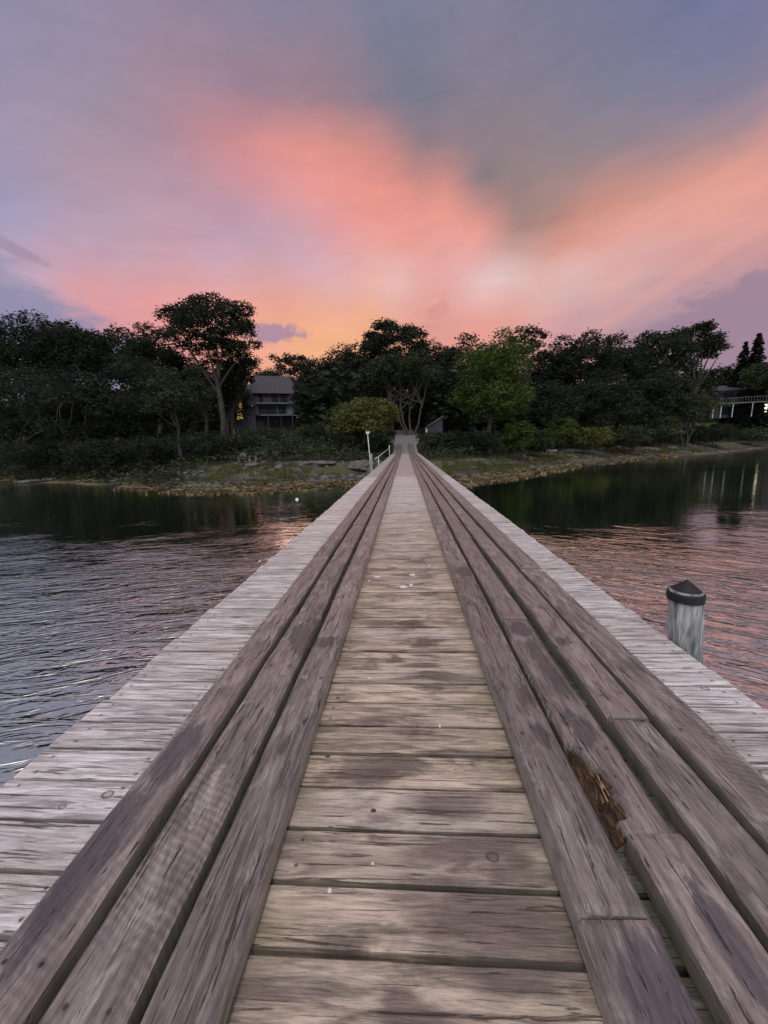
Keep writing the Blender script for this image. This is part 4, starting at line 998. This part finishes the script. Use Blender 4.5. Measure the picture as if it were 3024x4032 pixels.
# right-hand house
hp, hr = frame_at(1600, 897, 100); hs = K / F_ * 100 * 1.28
h2 = thing('house', 'low dark house with white-posted deck and lit glass door at the right edge', 'house', (hp.x, 100, hp.z - .4), hr * .75)
hs = K / F_ * 100 * 1.12
X = lambda u: (u - 1600) * hs
Z = lambda v: (897 - v) * hs * .93 + .4
mb = MB(); mb.box(X(1566), X(1700), 2.2, 10, 0, Z(846)); mb.build('wall', M['siding'], h2)
mb = MB(); wedge(mb, X(1560), X(1704), .4, Z(849), 6, Z(836), .18); wedge(mb, X(1560), X(1704), 6.003, Z(836), 11, Z(849), .18); mb.build('roof', M['roof'], h2)
mb = MB(); wedge(mb, X(1559), X(1563), .2, Z(850), 3.6, Z(843), .2); mb.build('gable_trim', M['white'], h2)
mb = MB(); mb.box(X(1566), X(1700), -.6, 2.15, Z(873) - .2, Z(873)); o = mb.build('deck', M['grey'], h2)
mb = MB(); k = X(1566)
while k < X(1700): mb.box(k, k + .06, -.58, -.52, Z(873) + .003, Z(864)); k += .5
mb.box(X(1566), X(1700), -.6, -.5, Z(864) + .003, Z(864) + .09); mb.build('railing', M['grey'], h2)
for u in (1560, 1571, 1587, 1613, 1657, 1680, 1700): MB().box(X(u), X(u) + .17, -.5, -.33, 0, Z(873) - .203).build('post', M['white'], h2)
window(h2, X(1632), X(1637.5), Z(895), Z(877), 2.14, 'lit2', 'glass_door', 0, 'white', .12)
window(h2, X(1638.5), X(1645), Z(895), Z(877), 2.14, 'curtain', 'glass_door', 0, 'white', .12)
window(h2, X(1573), X(1603), Z(895), Z(877), 2.14); window(h2, X(1608), X(1619), Z(895), Z(877), 2.14)
window(h2, X(1574), X(1590), Z(868), Z(851), 2.14); window(h2, X(1610), X(1632), Z(868), Z(849), 2.14); window(h2, X(1640), X(1690), Z(868), Z(849), 2.14)
mp = at(1576, 852, 113)
fp = thing('flagpole', 'bare pale flagpole rising behind the roof of the white-posted house', 'flagpole', (mp.x, 113, ground(mp.x, 113)))
tz = at(1576, 825, 113).z - ground(mp.x, 113)
MB().tube([(0, 0, -.2), (0, 0, tz)], [.075, .045], 10).build('pole', M['trim'], fp, True); MB().lathe([(.01, tz), (.09, tz + .06), (.01, tz + .14)], n=10).build('finial', M['white'], fp)
# shed by the lane
sp_, sr = frame_at(934, 934, 66); ss_ = K / F_ * 66
shed = thing('shed', 'small blue-grey shed with a pale sloping roof edge right of the lane', 'shed', (sp_.x, 66, ground(sp_.x, 66) - .1), sr)
X = lambda u: (u - 934) * ss_
b0 = sp_.z - shed.location.z
Z = lambda v: (934 - v) * ss_ + b0
mb = MB(); mb.add([(X(921), 0, 0), (X(955), 0, 0), (X(955), 2.6, 0), (X(921), 2.6, 0), (X(921), 0, Z(924)), (X(955), 0, Z(903)), (X(955), 2.6, Z(903)), (X(921), 2.6, Z(924))],
       [(0, 3, 2, 1), (4, 5, 6, 7), (0, 1, 5, 4), (1, 2, 6, 5), (2, 3, 7, 6), (3, 0, 4, 7)])
M['shedblue'] = mk_plain('blue_grey_boards', (.045, .045, .065), (.08, .08, .105), 1, stretch=(9, 9, 1), bump=.01); mb.build('wall', M['shedblue'], shed)
def slope_slab(x0, z0, x1, z1, y0, y1, th):
    return MB().add([(x0, y0, z0), (x1, y0, z1), (x1, y1, z1), (x0, y1, z0), (x0, y0, z0 + th), (x1, y0, z1 + th), (x1, y1, z1 + th), (x0, y1, z0 + th)],
        [(0, 3, 2, 1), (4, 5, 6, 7), (0, 1, 5, 4), (1, 2, 6, 5), (2, 3, 7, 6), (3, 0, 4, 7)])
slope_slab(X(918), Z(926) + .02, X(957), Z(902) + .02, -.3, 2.8, .10).build('roof', M['grey'], shed)
MB().box(X(920), X(923.5), -.12, -.003, 0, Z(926)).build('corner_board', M['white'], shed)
